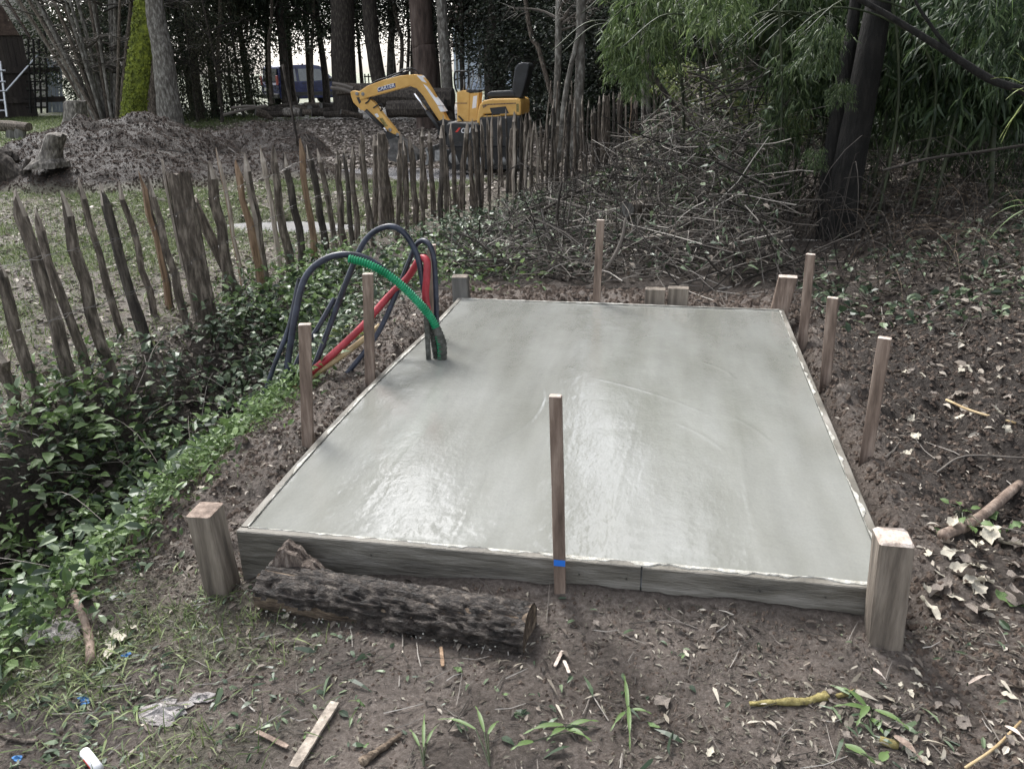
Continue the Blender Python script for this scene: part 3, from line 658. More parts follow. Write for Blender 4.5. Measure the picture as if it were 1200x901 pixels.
# ================================================================ PALE FENCE
fence = empty('paling_fence', (-2.55, 2, -.15), 'rough split chestnut pale fence wired together, running from left foreground back towards the woods', 'fence')
def pale(bx, by, tx, ty, wpx, kind='bark', bz=None, sharp=1.0, bend=.0):
    g = G(bx, by); y = g[1]; t = P(tx, ty, y)
    pale_w(np.array([g[0], y, float(H(g[0], y, False))-.12]), t, None, wpx, kind, sharp, bend)
def pale_w(b, t, r, wpx, kind, sharp=1.0, bend=0.0):
    b = np.array(b); t = np.array(t)
    if r is None: r = 1.15*wpx*np.dot((b+t)/2-CP, fw)/F/2
    k = 7; nseg = 6; L = np.linalg.norm(t-b); V = []; mi = []
    sh = [U(.7, 1.15) for _ in range(nseg)]; ph = U(0, 6.28); off = [np.array([U(-1, 1), U(-1, 1), 0])*r*.4 for _ in range(k+1)]
    bv = np.array([U(-.5, .5), U(-.5, .5), 0])*bend*L
    for i in range(k):
        q = i/(k-1)*(1-.09*sharp); c = b+(t-b)*q+off[i]*(0 if i in (0,) else 1)+bv*math.sin(q*3.14)
        rr = r*(1.08-.25*q)
        for j in range(nseg):
            a = ph+2*math.pi*j/nseg
            V.append(c+np.array([math.cos(a), math.sin(a), 0])*rr*sh[j]*U(.86, 1.14))
    # oblique cut tip
    a0 = U(0, 6.28)
    for j in range(nseg):
        a = ph+2*math.pi*j/nseg
        V.append(t+np.array([math.cos(a), math.sin(a), 0])*r*.3*sh[j]+np.array([0, 0, -.03*math.cos(a-a0)]))
    Fl = []
    for i in range(k):
        for j in range(nseg):
            Fl.append((i*nseg+j, i*nseg+(j+1) % nseg, (i+1)*nseg+(j+1) % nseg, (i+1)*nseg+j))
            if kind == 'bark': mi.append(1 if i == k-1 and j in (0, 1, 2, 3) else 0)
            elif kind == 'split': mi.append(1 if (j in (0, 1) or i == k-1) else 0)
            else: mi.append(1 if j != 3 else 0)
    Fl.append(tuple(range(k*nseg, (k+1)*nseg))); mi.append(1)
    second = 'orange_wood' if kind in ('orange',) or (kind == 'split' and random.random() < .3) else 'pale_wood'
    o = mesh_np('pale', np.array(V), Fl, [M['bark' if random.random() < .7 else 'dark_bark'] if kind != 'tan' else M['orange_wood'], M[second]], fence, False, mi, True)
    return o
PL = [(17, 478, 0, 415, 14, 'bark'), (48, 477, -3, 305, 13, 'bark'), (90, 468, 17, 228, 14, 'bark'), (111, 448, 41, 249, 13, 'bark'), (134, 447, 74, 230, 13, 'bark'), (142, 393, 92, 214, 8, 'bark'),
      (177, 410, 119, 220, 11, 'bark'), (185, 373, 141, 217, 8, 'bark'), (202, 362, 164, 205, 9, 'orange'), (224, 383, 174, 212, 9, 'bark'), (268, 352, 245, 193, 11, 'bark'), (285, 337, 254, 177, 5, 'tan'),
      (307, 343, 276, 192, 9, 'orange'), (315, 340, 288, 184, 9, 'split'), (331, 323, 306, 174, 6, 'tan'), (347, 327, 321, 174, 9, 'bark'), (357, 317, 334, 182, 9, 'bark'), (370, 310, 352, 166, 7, 'orange'),
      (383, 298, 360, 173, 8, 'bark'), (394, 294, 372, 178, 7, 'bark'), (402, 290, 395, 180, 8, 'bark'), (413, 287, 403, 176, 6, 'bark'), (420, 283, 413, 173, 6, 'bark'), (434, 273, 422, 172, 6, 'bark'),
      (440, 264, 439, 160, 6, 'bark'), (449, 265, 444, 159, 7, 'bark'), (457, 262, 449, 156, 9, 'bark'), (470, 253, 470, 158, 7, 'bark'), (478, 257, 473, 167, 6, 'bark'), (488, 262, 479, 163, 7, 'bark'), (500, 245, 493, 157, 5, 'bark'),
      (507, 254, 503, 157, 6, 'bark'), (516, 262, 517, 150, 6, 'bark'), (523, 260, 520, 169, 5, 'bark'), (537, 257, 528, 147, 6, 'bark'), (538, 248, 548, 146, 6, 'split'), (555, 250, 551, 166, 6, 'bark'),
      (562, 247, 564, 143, 5, 'bark'), (572, 235, 572, 143, 5, 'bark'), (577, 216, 577, 137, 4, 'tan'), (588, 220, 587, 138, 4, 'bark'), (594, 226, 603, 133, 6, 'split'), (610, 222, 616, 134, 5, 'bark')]
for i, (bx, by, tx, ty, w, kd) in enumerate(PL): pale(bx, by, tx, ty, w, kd, bend=.03 if i else 0)
# the run beyond, set out along the fence line
s = 7.35
while s < 19.0:
    x = float(fence_x(s)); z = float(H(x, s, False))
    hgt = U(.92, 1.18)+.04*math.sin(s*3); ln = U(-.07, .07)
    pale_w((x+U(-.03, .03), s, z-.1), (x+ln, s+U(-.04, .04), z+hgt), U(.016, .032), 0, random.choice(['bark', 'bark', 'bark', 'bark', 'bark', 'split']), .7, .03)
    s += U(.07, .13)+.003*s
s = 5.2
while s < 8.2:
    x = float(fence_x(s)); z = float(H(x, s, False)); pale_w((x+U(-.05, .05), s, z-.1), (x+U(-.1, .08), s+U(-.04, .04), z+U(.8, 1.12)), U(.014, .024), 0, random.choice(['bark', 'bark', 'bark', 'split']), .7, .03); s += U(.12, .26)
def fpost(bx, by, tx, ty, r, cleft=False, lab=None, dy=0):
    g = G(bx, by); y = g[1]; t = P(tx, ty, y+dy); b = np.array([g[0], y, float(H(g[0], y, False))-.15])
    V = []; n = 16; k = 9; L = t-b; m = MB(); ph = U(0, 6.28)
    for i in range(k):
        q = i/(k-1); c = b+L*q
        for j in range(n):
            a = 2*math.pi*j/n; rr = r*(1.05-.12*q)*(1+.10*math.sin(a*3+ph)+U(-.045, .045)); V.append(c+np.array([math.cos(a), math.sin(a)*.9, 0])*rr+(np.array([0, 0, U(-.02, .02)]) if i == k-1 else 0))
    m.add(V, [(i*n+j, i*n+(j+1) % n, (i+1)*n+(j+1) % n, (i+1)*n+j) for i in range(k-1) for j in range(n)]+[tuple(range((k-1)*n, k*n))])
    o = m.build('post', M['bark'], fence, False, world=True)
    if lab: o['label'] = lab
    return b, t
b, t = fpost(242, 376, 208, 203, .075, lab='thick split trunk post with torn top')
sp = MB(); d_ = (t-b)/np.linalg.norm(t-b)
V = [b+d_*.55+np.array([-.075, -.03, 0]), b+d_*.5+np.array([-.055, -.06, 0]), b+d_*1.05+np.array([-.06, -.06, 0]), b+d_*1.2+np.array([-.075, -.02, 0])]
sp.prism(V, (.012, .01, 0)); sp.build('split_face', M['pale_wood'], fence, world=True)
fpost(290, 350, 226, 235, .038, lab='leaning dark brace behind the thick post', dy=-.1)
fpost(597, 226, 603, 152, .06); fpost(450, 268, 447, 158, .045)
for s_ in (10.2, 13.6, 16.5):
    x = float(fence_x(s_)); g_ = (x, s_)
    m = MB(); m.tube([(x, s_, -.3), (x+.02, s_, .4), (x+.03, s_, .98)], [.06, .055, .05], 10, wob=.06); m.build('post', M['bark'], fence, world=True)
for hz in (.22, .52, .82):
    m = MB()
    for sgn in (-1, 1):
        pts = []
        for s_ in np.arange(1.15, 18.5, .06):
            lean = -.0 if s_ > 4 else -.0
            x = float(fence_x(s_)); z = float(H(x, s_, False))
            # the near run leans left along the line, which keeps y; follow with a little wander
            pts.append((x+sgn*.03*math.sin(s_*24)+.02, s_-(.28*hz if s_ < 4 else .05), z+hz+.02*math.sin(s_*3.1)+.012*math.sin(s_*24+1)*sgn))
        m.tube(pts, .0014, 3, cap=False)
    m.build('wire', M['wire'], fence, world=True)
# ================================================================ MINI EXCAVATOR
YE = 11.5
def E(X, Y, dy=0): return P(400+X/4.286, 40+Y/4.286, YE+dy)
ex = empty('mini_excavator', P(560, 205, YE)*np.array([1, 1, 0])+np.array([0, 0, -.15]), 'small orange yellow open seat excavator with black seat, arm folded left, behind the pale fence', 'excavator')
def plate(name, pts, w, mt, dy=0, parent=ex, bv=.012):
    o = MB().prism([E(x, y, dy) for x, y in pts], (0, w, 0)).build(name, M[mt], parent, world=True)
    if bv: bevel(o, bv, 2)
    return o
boom = plate('boom', [(95, 290), (135, 262), (215, 232), (300, 210), (365, 203), (405, 208), (432, 238), (455, 275), (495, 345), (535, 425), (560, 455), (520, 460), (495, 432), (455, 372), (418, 312), (385, 274), (352, 262), (250, 290), (140, 320), (100, 332)], .15, 'yellow')
plate('boom_guard', [(418, 252), (436, 262), (512, 360), (490, 358)], .154, 'white', parent=boom, bv=0)
plate('boom_guard', [(490, 362), (512, 362), (528, 388), (505, 390)], .154, 'white', parent=boom, bv=0)
plate('boom_guard', [(385, 208), (408, 210), (436, 246), (412, 238)], .154, 'white', parent=boom, bv=0)
arm = plate('dipper_arm', [(50, 292), (62, 284), (98, 290), (125, 322), (150, 328), (172, 345), (215, 405), (262, 462), (298, 512), (262, 500), (236, 486), (168, 420), (142, 392), (100, 380), (66, 345), (56, 320)], .11, 'yellow', -.0)
plate('warning_sticker', [(196, 425), (212, 420), (240, 462), (224, 466)], .114, 'twine', parent=arm, bv=0)
plate('arm_label', [(172, 402), (186, 398), (196, 414), (184, 420)], .114, 'white', parent=arm, bv=0)
plate('arm_badge', [(82, 318), (98, 318), (106, 342), (96, 352)], .114, 'trim', parent=arm, bv=0)
for x, y in ((78, 300), (108, 302), (244, 482), (282, 505)):
    MB().tube([E(x, y, -.09), E(x, y, .09)], .028, 12).build('pin', M['steel'], arm, world=True)
buk = plate('bucket', [(248, 530), (292, 515), (330, 545), (398, 600), (396, 632), (352, 640), (300, 642), (256, 630), (240, 600), (262, 565)], .34, 'bucket', bv=.01)
plate('bucket_link', [(212, 486), (238, 480), (262, 500), (300, 520), (292, 560), (262, 575), (240, 540), (222, 520)], .1, 'black', parent=buk)
for k in (-.13, -.04, .05, .14): plate('bucket_tooth', [(396, 600), (420, 626), (396, 634)], .035, 'steel', k, parent=buk, bv=0)
def cyl(a, b, f, rb, rr, dy=0, parent=ex, name='hydraulic_cylinder'):
    A, B = E(*a, dy), E(*b, dy); C = A+(B-A)*f
    o = MB().tube([B, C], rb, 12).build(name, M['black'], parent, True, world=True)
    MB().tube([C, A], rr, 10).build('cylinder_rod', M['chrome'], o, True, world=True)
    return o
cyl((368, 300), (520, 512), .42, .036, .018, -.12)
cyl((368, 300), (520, 512), .42, .036, .018, .12)
cyl((118, 282), (330, 196), .25, .032, .016, 0)
cyl((230, 488), (122, 384), .2, .03, .016, -.07)
def hose(pts, dy=0, r=.012, mt='black', parent=boom): MB().tube(spline([E(x, y, dy+k*.01) for k, (x, y) in enumerate(pts)], 6), r, 6).build('hydraulic_hose', M[mt], parent, True, world=True)
hose([(100, 288), (170, 240), (230, 218), (300, 190), (340, 172), (372, 182), (392, 205)], -.05)
hose([(110, 292), (170, 262), (240, 232), (330, 188), (365, 195)], .05)
hose([(120, 350), (138, 335), (150, 300), (128, 292)], -.07, parent=arm); hose([(160, 372), (196, 352), (210, 372), (190, 392)], -.07, parent=arm)
hose([(350, 180), (300, 180), (298, 196), (260, 214)], 0); hose([(440, 270), (480, 330), (545, 430), (600, 450)], .09)
# swing post, chassis
plate('swing_post', [(485, 440), (520, 425), (560, 440), (572, 520), (545, 560), (510, 545), (492, 500)], .2, 'black')
ch = plate('chassis_cover', [(560, 446), (600, 436), (722, 448), (722, 560), (566, 560)], .85, 'black', bv=.02)
rear = plate('rear_body', [(722, 410), (925, 402), (922, 480), (905, 560), (722, 560)], .86, 'black', bv=.03)
deck = plate('floor_plate', [(566, 438), (720, 438), (720, 446), (566, 446)], .8, 'steel', bv=0)
# control box: yellow console with a slanted face and a side
cb = MB()
f_ = [E(580, 292, -.14), E(612, 284, -.14), E(645, 298, -.14), E(640, 440, -.14), E(582, 440, -.14)]
cb.prism([p+np.array([0, .14, 0]) for p in f_], (0, .28, 0))
console = cb.build('control_console', M['yellow'], ex, world=True); bevel(console, .008)
o = MB().prism([E(645, 298, 0), E(700, 294, 0), E(690, 432, 0), E(640, 440, 0)], (0, .26, 0)).build('console_side', M['yellow'], console, world=True)
plate('console_label', [(672, 312), (692, 308), (686, 368), (666, 374)], .262, 'white', 0, parent=console, bv=0)
plate('console_crease', [(581, 344), (642, 344), (642, 349), (581, 349)], .283, 'orange_wood', 0, parent=console, bv=0)
MB().box(E(668, 288, 0), (.2, .26, .03)).build('console_top', M['black'], console, world=True)
hb = MB(); hb.tube(spline([E(602, 316, -.12), E(578, 285, -.12), E(568, 240, -.12), E(572, 192, -.12), E(600, 188, -.12), E(632, 190, -.12), E(640, 215, -.1), E(636, 255, -.06)], 8), .014, 8)
hb.build('grab_rail', M['black'], console, True, world=True)
for x0, y0, x1, y1 in ((628, 285, 648, 205), (650, 285, 662, 195), (668, 285, 690, 215), (612, 282, 616, 225)):
    l_ = MB().tube([E(x0, y0, .0), E((x0+x1)/2+3, (y0+y1)/2, 0), E(x1, y1, 0)], .009, 6).build('lever', M['steel'], console, True, world=True)
    MB().tube([E(x1, y1, 0), E(x1+1, y1-12, 0)], .016, 8).build('lever_knob', M['black'], l_, True, world=True)
MB().tube([E(588, 412, -.16), E(612, 436, -.16)], .014, 8).build('pedal', M['black'], console, world=True)
hood = plate('engine_hood', [(707, 450), (712, 385), (722, 350), (742, 330), (780, 322), (905, 320), (922, 328), (926, 345), (924, 402), (820, 406), (818, 392), (745, 396), (736, 412), (732, 450)], .8, 'yellow', bv=.03)
plate('hood_vent', [(772, 366), (850, 358), (866, 392), (782, 398)], .808, 'trim', parent=hood, bv=0)
plate('hood_ridge', [(735, 352), (760, 346), (900, 340), (900, 346), (765, 352), (740, 368)], .806, 'orange_wood', parent=hood, bv=0)
plate('hood_sticker', [(902, 346), (914, 345), (914, 384), (902, 385)], .806, 'twine', parent=hood, bv=0)
plate('hood_panel', [(740, 404), (822, 400), (818, 436), (746, 440)], .804, 'yellow', parent=hood, bv=0)
st_ = plate('seat', [(744, 296), (765, 286), (860, 282), (885, 290), (892, 318), (760, 320), (746, 314)], .44, 'seat', bv=.03)
sb = plate('seat_back', [(866, 300), (874, 235), (882, 175), (898, 150), (925, 143), (952, 148), (958, 162), (946, 215), (928, 285), (915, 322), (880, 320)], .42, 'seat', bv=.04)
# tracks
for dy in (-.36, .36):
    tr = MB(); pts = []
    x0, x1, yc, rr = 575, 880, 622, 46
    outer = [(x0+rr*math.sin(a)*-1, yc-rr*math.cos(a)) for a in np.linspace(0, math.pi, 9)]+[(x1+rr*math.sin(a), yc+rr*math.cos(a)) for a in np.linspace(0, math.pi, 9)]
    track = MB().prism([E(x, y, dy) for x, y in outer], (0, .2, 0)).build('track', M['tyre'], ex, world=True)
    per = outer+[outer[0]]
    pos = []
    for (ax_, ay), (bx_, by_) in zip(per[:-1], per[1:]):
        L = math.hypot(bx_-ax_, by_-ay); k = max(1, int(L/14))
        for i in range(k): pos.append((ax_+(bx_-ax_)*i/k, ay+(by_-ay)*i/k))
    for x, y in pos:
        MB().box(E(x, y, dy), (.05, .215, .05)).build('track_pad', M['tyre'], track, world=True)
    for x in (x0, 640, 700, 760, 820, x1):
        w_ = MB().tube([E(x, yc+(0 if x in (x0, x1) else 16), dy-.105), E(x, yc+(0 if x in (x0, x1) else 16), dy+.105)], .11 if x in (x0, x1) else .06, 18).build('track_wheel', M['steel'], track, True, world=True)
plate('undercarriage', [(600, 565), (860, 565), (850, 620), (610, 620)], .5, 'steel')
bl = MB(); q = [E(462, 560, 0), E(470, 560, 0), E(482, 600, 0), E(476, 640, 0), E(462, 640, 0), E(472, 600, 0)]
bl.prism(q, (0, .98, 0)); bl.build('dozer_blade', M['steel'], ex, world=True)
MB().prism([E(470, 585, -.44), E(590, 575, -.44), E(590, 638, -.44), E(470, 636, -.44)], (0, .03, 0)).build('blade_arm', M['steel'], ex, world=True)
def text_obj(txt, name, a, b, hgt, mt, parent, dy, shear=0, off=.003):
    """lettering running from a to b (in-plane points), facing -y"""
    cu = bpy.data.curves.new(name, 'FONT'); cu.body = txt; cu.size = 1; cu.extrude = .01; cu.shear = shear; cu.offset = .015
    to = bpy.data.objects.new(name, cu); COL.objects.link(to)
    bpy.context.view_layer.update()
    me = bpy.data.meshes.new_from_object(to.evaluated_get(bpy.context.evaluated_depsgraph_get()))
    bpy.data.objects.remove(to); bpy.data.curves.remove(cu)
    n = len(me.vertices); co = np.empty(n*3, np.float32); me.vertices.foreach_get('co', co); co = co.reshape(-1, 3)
    mn, mx = co.min(0), co.max(0); co = (co-mn); co[:, 0] /= (mx[0]-mn[0]); co[:, 1] /= (mx[1]-mn[1])
    A, B = np.array(a), np.array(b); dx = B-A; up = np.array([-dx[2], 0, dx[0]]); up = up/np.linalg.norm(up)*hgt
    dp = np.array([0, -1, 0])
    W_ = A+co[:, :1]*dx+co[:, 1:2]*up+dp*(.002+co[:, 2:3]*.1)
    q = parent; o_ = np.zeros(3)
    while q is not None: o_ += np.array(q.location); q = q.parent
    me.vertices.foreach_set('co', (W_-o_).astype(np.float32).ravel()); me.materials.clear(); me.materials.append(M[mt]); me.update()
    o = bpy.data.objects.new(name, me); COL.objects.link(o); o.parent = parent; return o
off_ = np.array([0, -.078, 0])
plate('boom_decal', [(188, 272), (278, 247), (280, 268), (192, 292)], .153, 'navy', parent=boom, bv=0)
text_obj('CARTER', 'lettering', E(193, 288)+off_, E(276, 265)+off_, .058, 'white', boom, 0, .2)
off_ = np.array([0, -.43, 0])
text_obj('CT16', 'lettering', E(635, 488)+off_, E(698, 486)+off_, .075, 'white', ch, 0, .2)
plate('red_stripe', [(604, 484), (622, 462), (632, 462), (616, 484)], .856, 'red', parent=ch, bv=0)

# ================================================================ BLUE VAN
def van():
    base = G(345, 123, -.15)
    root = empty('parked_van', (base[0], base[1], -.15), 'dark blue boxy small van parked beyond the log pile, seen from its rear corner', 'van')
    # local frame: x forward, y left ; car length 4.1
    Lh, Wh = 4.1, 1.72
    prof = [(0, .35), (0, .95), (.06, 1.05), (.16, 1.76), (.5, 1.82), (1.9, 1.84), (2.35, 1.78), (3.05, 1.12), (3.85, .98), (4.08, .82), (4.1, .42), (3.9, .3), (.15, .3)]
    b = MB(); n = len(prof)
    def sec(yy, ins):
        return [(x+(ins if x < .2 and z > 1 else 0), yy*(1-(.10 if z > 1.1 else 0)*min(1, (z-1.1)/.7) if z > 1.1 else 1), z) for x, z in prof]
    V = sec(-Wh/2, 0)+sec(Wh/2, 0)
    b.add(V, [tuple(range(n-1, -1, -1)), tuple(range(n, 2*n))]+[(i, (i+1) % n, (i+1) % n+n, i+n) for i in range(n)])
    body = b.build('body', M['van'], root); bevel(body, .05, 3)
    def sidewin(pts, s, name='side_window', mt='glass', o=.012):
        V = []
        for x, z in pts:
            yy = s*(Wh/2*(1-.10*max(0, (z-1.1)/.7))+o); V.append((x, yy, z))
        q = MB(); q.prism(V, (0, .008, 0)); return q.build(name, M[mt], root)
    for s_ in (-1, 1):
        sidewin([(.35, 1.1), (.42, 1.62), (.95, 1.64), (.95, 1.1)], s_)
        sidewin([(1.1, 1.1), (1.1, 1.64), (1.75, 1.65), (1.75, 1.1)], s_)
        sidewin([(1.9, 1.1), (1.9, 1.64), (2.3, 1.62), (2.75, 1.14)], s_)
        sidewin([(.1, .45), (.1, .62), (4.0, .58), (4.0, .42)], s_, 'rub_strip', 'trim')
        for x in (1.02, 1.82): sidewin([(x-.006, .4), (x-.006, 1.7), (x+.006, 1.7), (x+.006, .4)], s_, 'door_gap', 'trim', .016)
        sidewin([(1.25, .98), (1.25, 1.01), (1.42, 1.01), (1.42, .98)], s_, 'door_handle', 'trim', .025)
        t = MB(); t.box((-.015, s_*.74, 1.15), (.05, .16, .42), bev=.01); t.build('tail_lamp', M['tail'], root)
        t = MB(); t.box((4.02, s_*.6, .8), (.1, .3, .2), bev=.02); t.build('head_lamp', M['white'], root)
        m_ = MB(); m_.box((2.75, s_*.98, 1.14), (.1, .2, .16), bev=.02); m_.build('wing_mirror', M['trim'], root)
        for x in (.72, 3.35):
            w = MB(); w.tube([(x, s_*.72, .3), (x, s_*.87, .3)], .3, 20); wh = w.build('wheel', M['tyre'], root)
            w = MB(); w.tube([(x, s_*.865, .3), (x, s_*.885, .3)], .19, 16); w.build('rim', M['steel'], wh)
    r_ = MB(); r_.prism([(.03, -.62, 1.12), (.03, .62, 1.12), (.125, .58, 1.66), (.125, -.58, 1.66)], (-.05, 0, 0)); r_.build('rear_window', M['glass'], root)
    r_ = MB(); r_.prism([(-.012, -.006, .5), (-.012, .006, .5), (.12, .006, 1.7), (.12, -.006, 1.7)], (-.03, 0, 0)); r_.build('door_gap', M['trim'], root)
    r_ = MB(); r_.box((-.03, 0, .45), (.14, 1.66, .22), bev=.03); r_.build('bumper', M['trim'], root)
    r_ = MB(); r_.box((-.02, .28, .75), (.02, .5, .12)); r_.build('number_plate', M['white'], root)
    ws = MB(); ws.prism([(2.42, -.68, 1.74), (2.42, .68, 1.74), (3.06, .76, 1.16), (3.06, -.76, 1.16)], (.03, 0, .03)); ws.build('windscreen', M['glass'], root)
    root.location = (base[0]-1.15, base[1], -.2)
    root.rotation_euler = (0, 0, math.radians(36+19))
    # rear corner at px 333: view direction there is ~ 25 degrees left of +y
    return root
van()

# ================================================================ SHED, TRELLIS, LADDER, PALE BUILDING
HS = P(33, 90, 30)-CP; HS = np.array([HS[0], HS[1], 0])/math.hypot(HS[0], HS[1]); DS = 38.0
def Dp(px, py, dep):            # point on the vertical plane facing down the left path at that distance
    d = RT*(px-CX)/F-UP*(py-CY)/F+fw
    return CP+d*(dep/(d@HS))
gz = -.2; Rc = Dp(33, 90, DS); ang = math.atan2(-HS[0], HS[1])
shed = empty('wooden_shed', (Rc[0], Rc[1], gz), 'dark brown plank shed with a steep brown roof at the far left', 'shed', rz=ang)
zt = Dp(33, 42, DS)[2]-gz; WS = 4.6
wall = MB().box((-WS/2, 1.5, zt/2), (WS, 2.9, zt)).build('wall', M['shed'], shed)
x = -WS
while x < -.02:
    MB().box((x+.09, .03, zt/2), (.168, .035+U(0, .02), zt)).build('plank', M['shed'], wall); x += .18
e = Dp(42, 42, DS); t_ = Dp(22, 10, DS); ex_ = .34; sl_ = (t_[2]-e[2])/abs(np.linalg.norm((t_-e)[:2]))
rf = MB(); hx = WS/2+ex_
rf.prism([(ex_, 1.5, zt), (-WS/2, 1.5, zt+hx*sl_), (-WS-ex_, 1.5, zt), (-WS-ex_, 1.5, zt-.14), (-WS/2, 1.5, zt+hx*sl_-.2), (ex_, 1.5, zt-.14)], (0, 3.6, 0))
rf.build('roof', M['rooftile'], shed)
MB().prism([(-WS, -.02, zt), (0, -.02, zt), (-WS/2, -.02, zt+hx*sl_-.3)], (0, .1, 0)).build('gable', M['rooftile'], shed)
for py in (83, 118):
    z_ = Dp(10, py, DS)[2]-gz; MB().box((-WS/2+.5, -.06, z_), (WS+1.2, .06, .2)).build('rail', M['shed'], shed)
tr_ = empty('trellis', tuple(Dp(50, 130, DS-.5)[:2])+(gz,), 'dark square trellis frame beside the shed, pale wall showing through', 'trellis')
for px in (34, 40, 46.5, 53.5):
    MB().tube([Dp(px+2, 133, DS-.5), Dp(px-1, 46 if px < 53 else 36, DS-.5)], .04, 5).build('upright', M['black_bark'], tr_, world=True)
for py in (62, 76, 86, 96, 106, 116, 126):
    MB().tube([Dp(31, py, DS-.5), Dp(56, py, DS-.5)], .03, 4).build('crossbar', M['black_bark'], tr_, world=True)
ld = empty('aluminium_ladder', tuple(Dp(6, 135, DS-.8)[:2])+(gz,), 'silver ladder leaning at the left edge in front of the shed', 'ladder')
for a_, b_2 in (((8, 137), (0, 72)), ((-6, 138), (-12, 72))): MB().tube([Dp(*a_, DS-.8), Dp(*b_2, DS-.6)], .045, 6).build('rail', M['alu'], ld, world=True)
for py in (83, 96, 107, 118, 130): MB().tube([Dp(-8, py, DS-.75), Dp(6.5, py, DS-.75)], .03, 5).build('rung', M['alu'], ld, world=True)
o = MB().tube([Dp(7, 107, DS-.8), Dp(44, 65, DS-.4)], .035, 6).build('brace_pole', M['alu']); tag(o, 'silver pole slanting across the shed wall from the ladder', 'pole')
pbr = Dp(66, 100, 50); pb = empty('pale_building', (pbr[0], pbr[1], gz), 'pale rendered building behind the shed and the coppiced shrub', 'building', rz=ang)
MB().box((-4, 2, 2.4), (8, 4, 5.2)).build('wall', M['pale_wall'], pb)
MB().prism([(-8.3, 0, 5.0), (.3, 0, 5.0), (.3, 4, 7.2), (-8.3, 4, 7.2)], (0, 0, .15)).build('roof', M['pale_wall'], pb)
MB().box((-1.6, -.02, 3.0), (.8, .08, 1.0)).build('window', M['glass'], pb)
bs = empty('blue_sheeting', tuple(Dp(65, 120, 42)[:2])+(gz,), 'pale blue sheets hanging beside the trellis', 'sheeting')
for px in (56.5, 61.5, 66, 70.5):
    MB().prism([Dp(px, 132, 42), Dp(px+4.3, 132, 42), Dp(px+1.5, 72, 42), Dp(px-2.5, 66, 42)], HS*.05).build('sheet', M['blue_sheet'], bs, world=True)

# ================================================================ BENCH, STUMPS, DRIFTWOOD, LOG PILE
bn = empty('log_bench', (G(15, 163)[0], G(15, 163)[1], -.15), 'low half log bench on two blocks on the far left grass', 'bench')
yb_ = G(15, 163)[1]
MB().tube([P(-28, 147, yb_), P(10, 148, yb_), P(34, 149, yb_)], [.16, .17, .13], 10, wob=.08, sq=.8).build('seat', M['bark'], bn, world=True)
for px in (14, 24, -20): MB().tube([P(px, 166, yb_), P(px, 151, yb_)], .14, 9, wob=.06).build('support', M['grey_wood'], bn, world=True)
def stump(label, px, pyb, pyt, wpx, y=None, mt='stump', flare=1.5, lean=0):
    g = G(px, pyb); y = g[1] if y is None else y; b = P(px, pyb, y); t = P(px+lean, pyt, y); r = wpx*np.dot(b-CP, fw)/F/2
    root = empty('tree_stump', b, label, 'stump'); m = MB(); n = 22; V = []
    ks = [(-.2, flare*1.15), (0, flare), (.15, 1.2), (.45, 1.02), (.9, 1), (1, .96)]; ph = U(0, 6)
    for q, f in ks:
        c = b+(t-b)*q
        for j in range(n):
            a = 2*math.pi*j/n; rr = r*f*(1+.12*math.sin(a*5+ph)*(f-.8)+U(-.04, .04)); V.append(c+np.array([math.cos(a)*rr, math.sin(a)*rr, U(-.03, .03)*(q == 1)]))
    m.add(V, [(i*n+j, i*n+(j+1) % n, (i+1)*n+(j+1) % n, (i+1)*n+j) for i in range(len(ks)-1) for j in range(n)])
    m.build('bark', M[mt], root, False, world=True)
    m = MB(); m.add(V[-n:], [tuple(range(n))]); m.build('cut_face', M['pale_wood'] if mt != 'stump' else M['stump'], root, world=True)
stump('tall grey cut stump standing upright behind the earth heap at the left', 88, 153, 119, 25, flare=1.25)
stump('low weathered grey stump half buried at the left foot of the earth heap', 56, 190, 158, 24, flare=1.7, lean=10)
dw = MB(); yd = G(15, 208)[1]
for path, r in (([P(-30, 178, yd), P(-5, 190, yd), P(15, 203, yd), P(31, 210, yd)], [.24, .2, .12, .05]), ([P(29, 209, yd), P(31, 198, yd), P(33, 186, yd)], [.08, .06, .03]), ([P(-20, 200, yd), P(5, 206, yd), P(28, 209, yd)], [.14, .12, .07]), ([P(-5, 185, yd), P(12, 182, yd+.2), P(20, 190, yd+.2)], [.1, .09, .05])):
    dw.tube(spline(path, 4), np.interp(np.linspace(0, 1, (len(path)-1)*4+1), np.linspace(0, 1, len(r)), r), 9, wob=.12)
tag(dw.build('dead_trunk', M['dark_bark']), 'black fallen trunk with upturned prongs lying at the left edge', 'fallen trunk')

def logw(name, label, a, b, r, mt='bark', group=None, cat='log'):
    a = np.array(a); b = np.array(b); root = empty(name, (a+b)/2, label, cat, group)
    pts = [a+(b-a)*q+np.array([U(-1, 1), U(-1, 1), U(-1, 1)])*r*.12 for q in np.linspace(0, 1, 5)]
    m = MB(); m.tube(pts, r, 9, cap=False, wob=.08); m.build('bark', M[mt], root, world=True)
    for e, s_ in ((a, -1), (b, 1)):
        dv = (b-a)/np.linalg.norm(b-a)*s_*.002; m = MB(); m.tube([pts[0 if s_ < 0 else -1]-dv, pts[0 if s_ < 0 else -1]+dv*2], r*.97, 9); m.build('cut_face', M['grey_wood'], root, world=True)
yl = 24.0
rows = []
for row, (x0_, x1_, py) in enumerate(((300, 412, 133), (305, 405, 129), (318, 396, 125.5))):
    px = x0_; nr = 0
    while px < x1_:
        L = U(16, 30); j = U(-3, 3)
        rows.append((px, py+U(-2, 2), px+L, py+U(-2, 2)+j, row, nr)); px += L*.75; nr += 1
ORD = ['first', 'second', 'third', 'fourth', 'fifth', 'sixth', 'seventh', 'eighth', 'ninth', 'tenth']
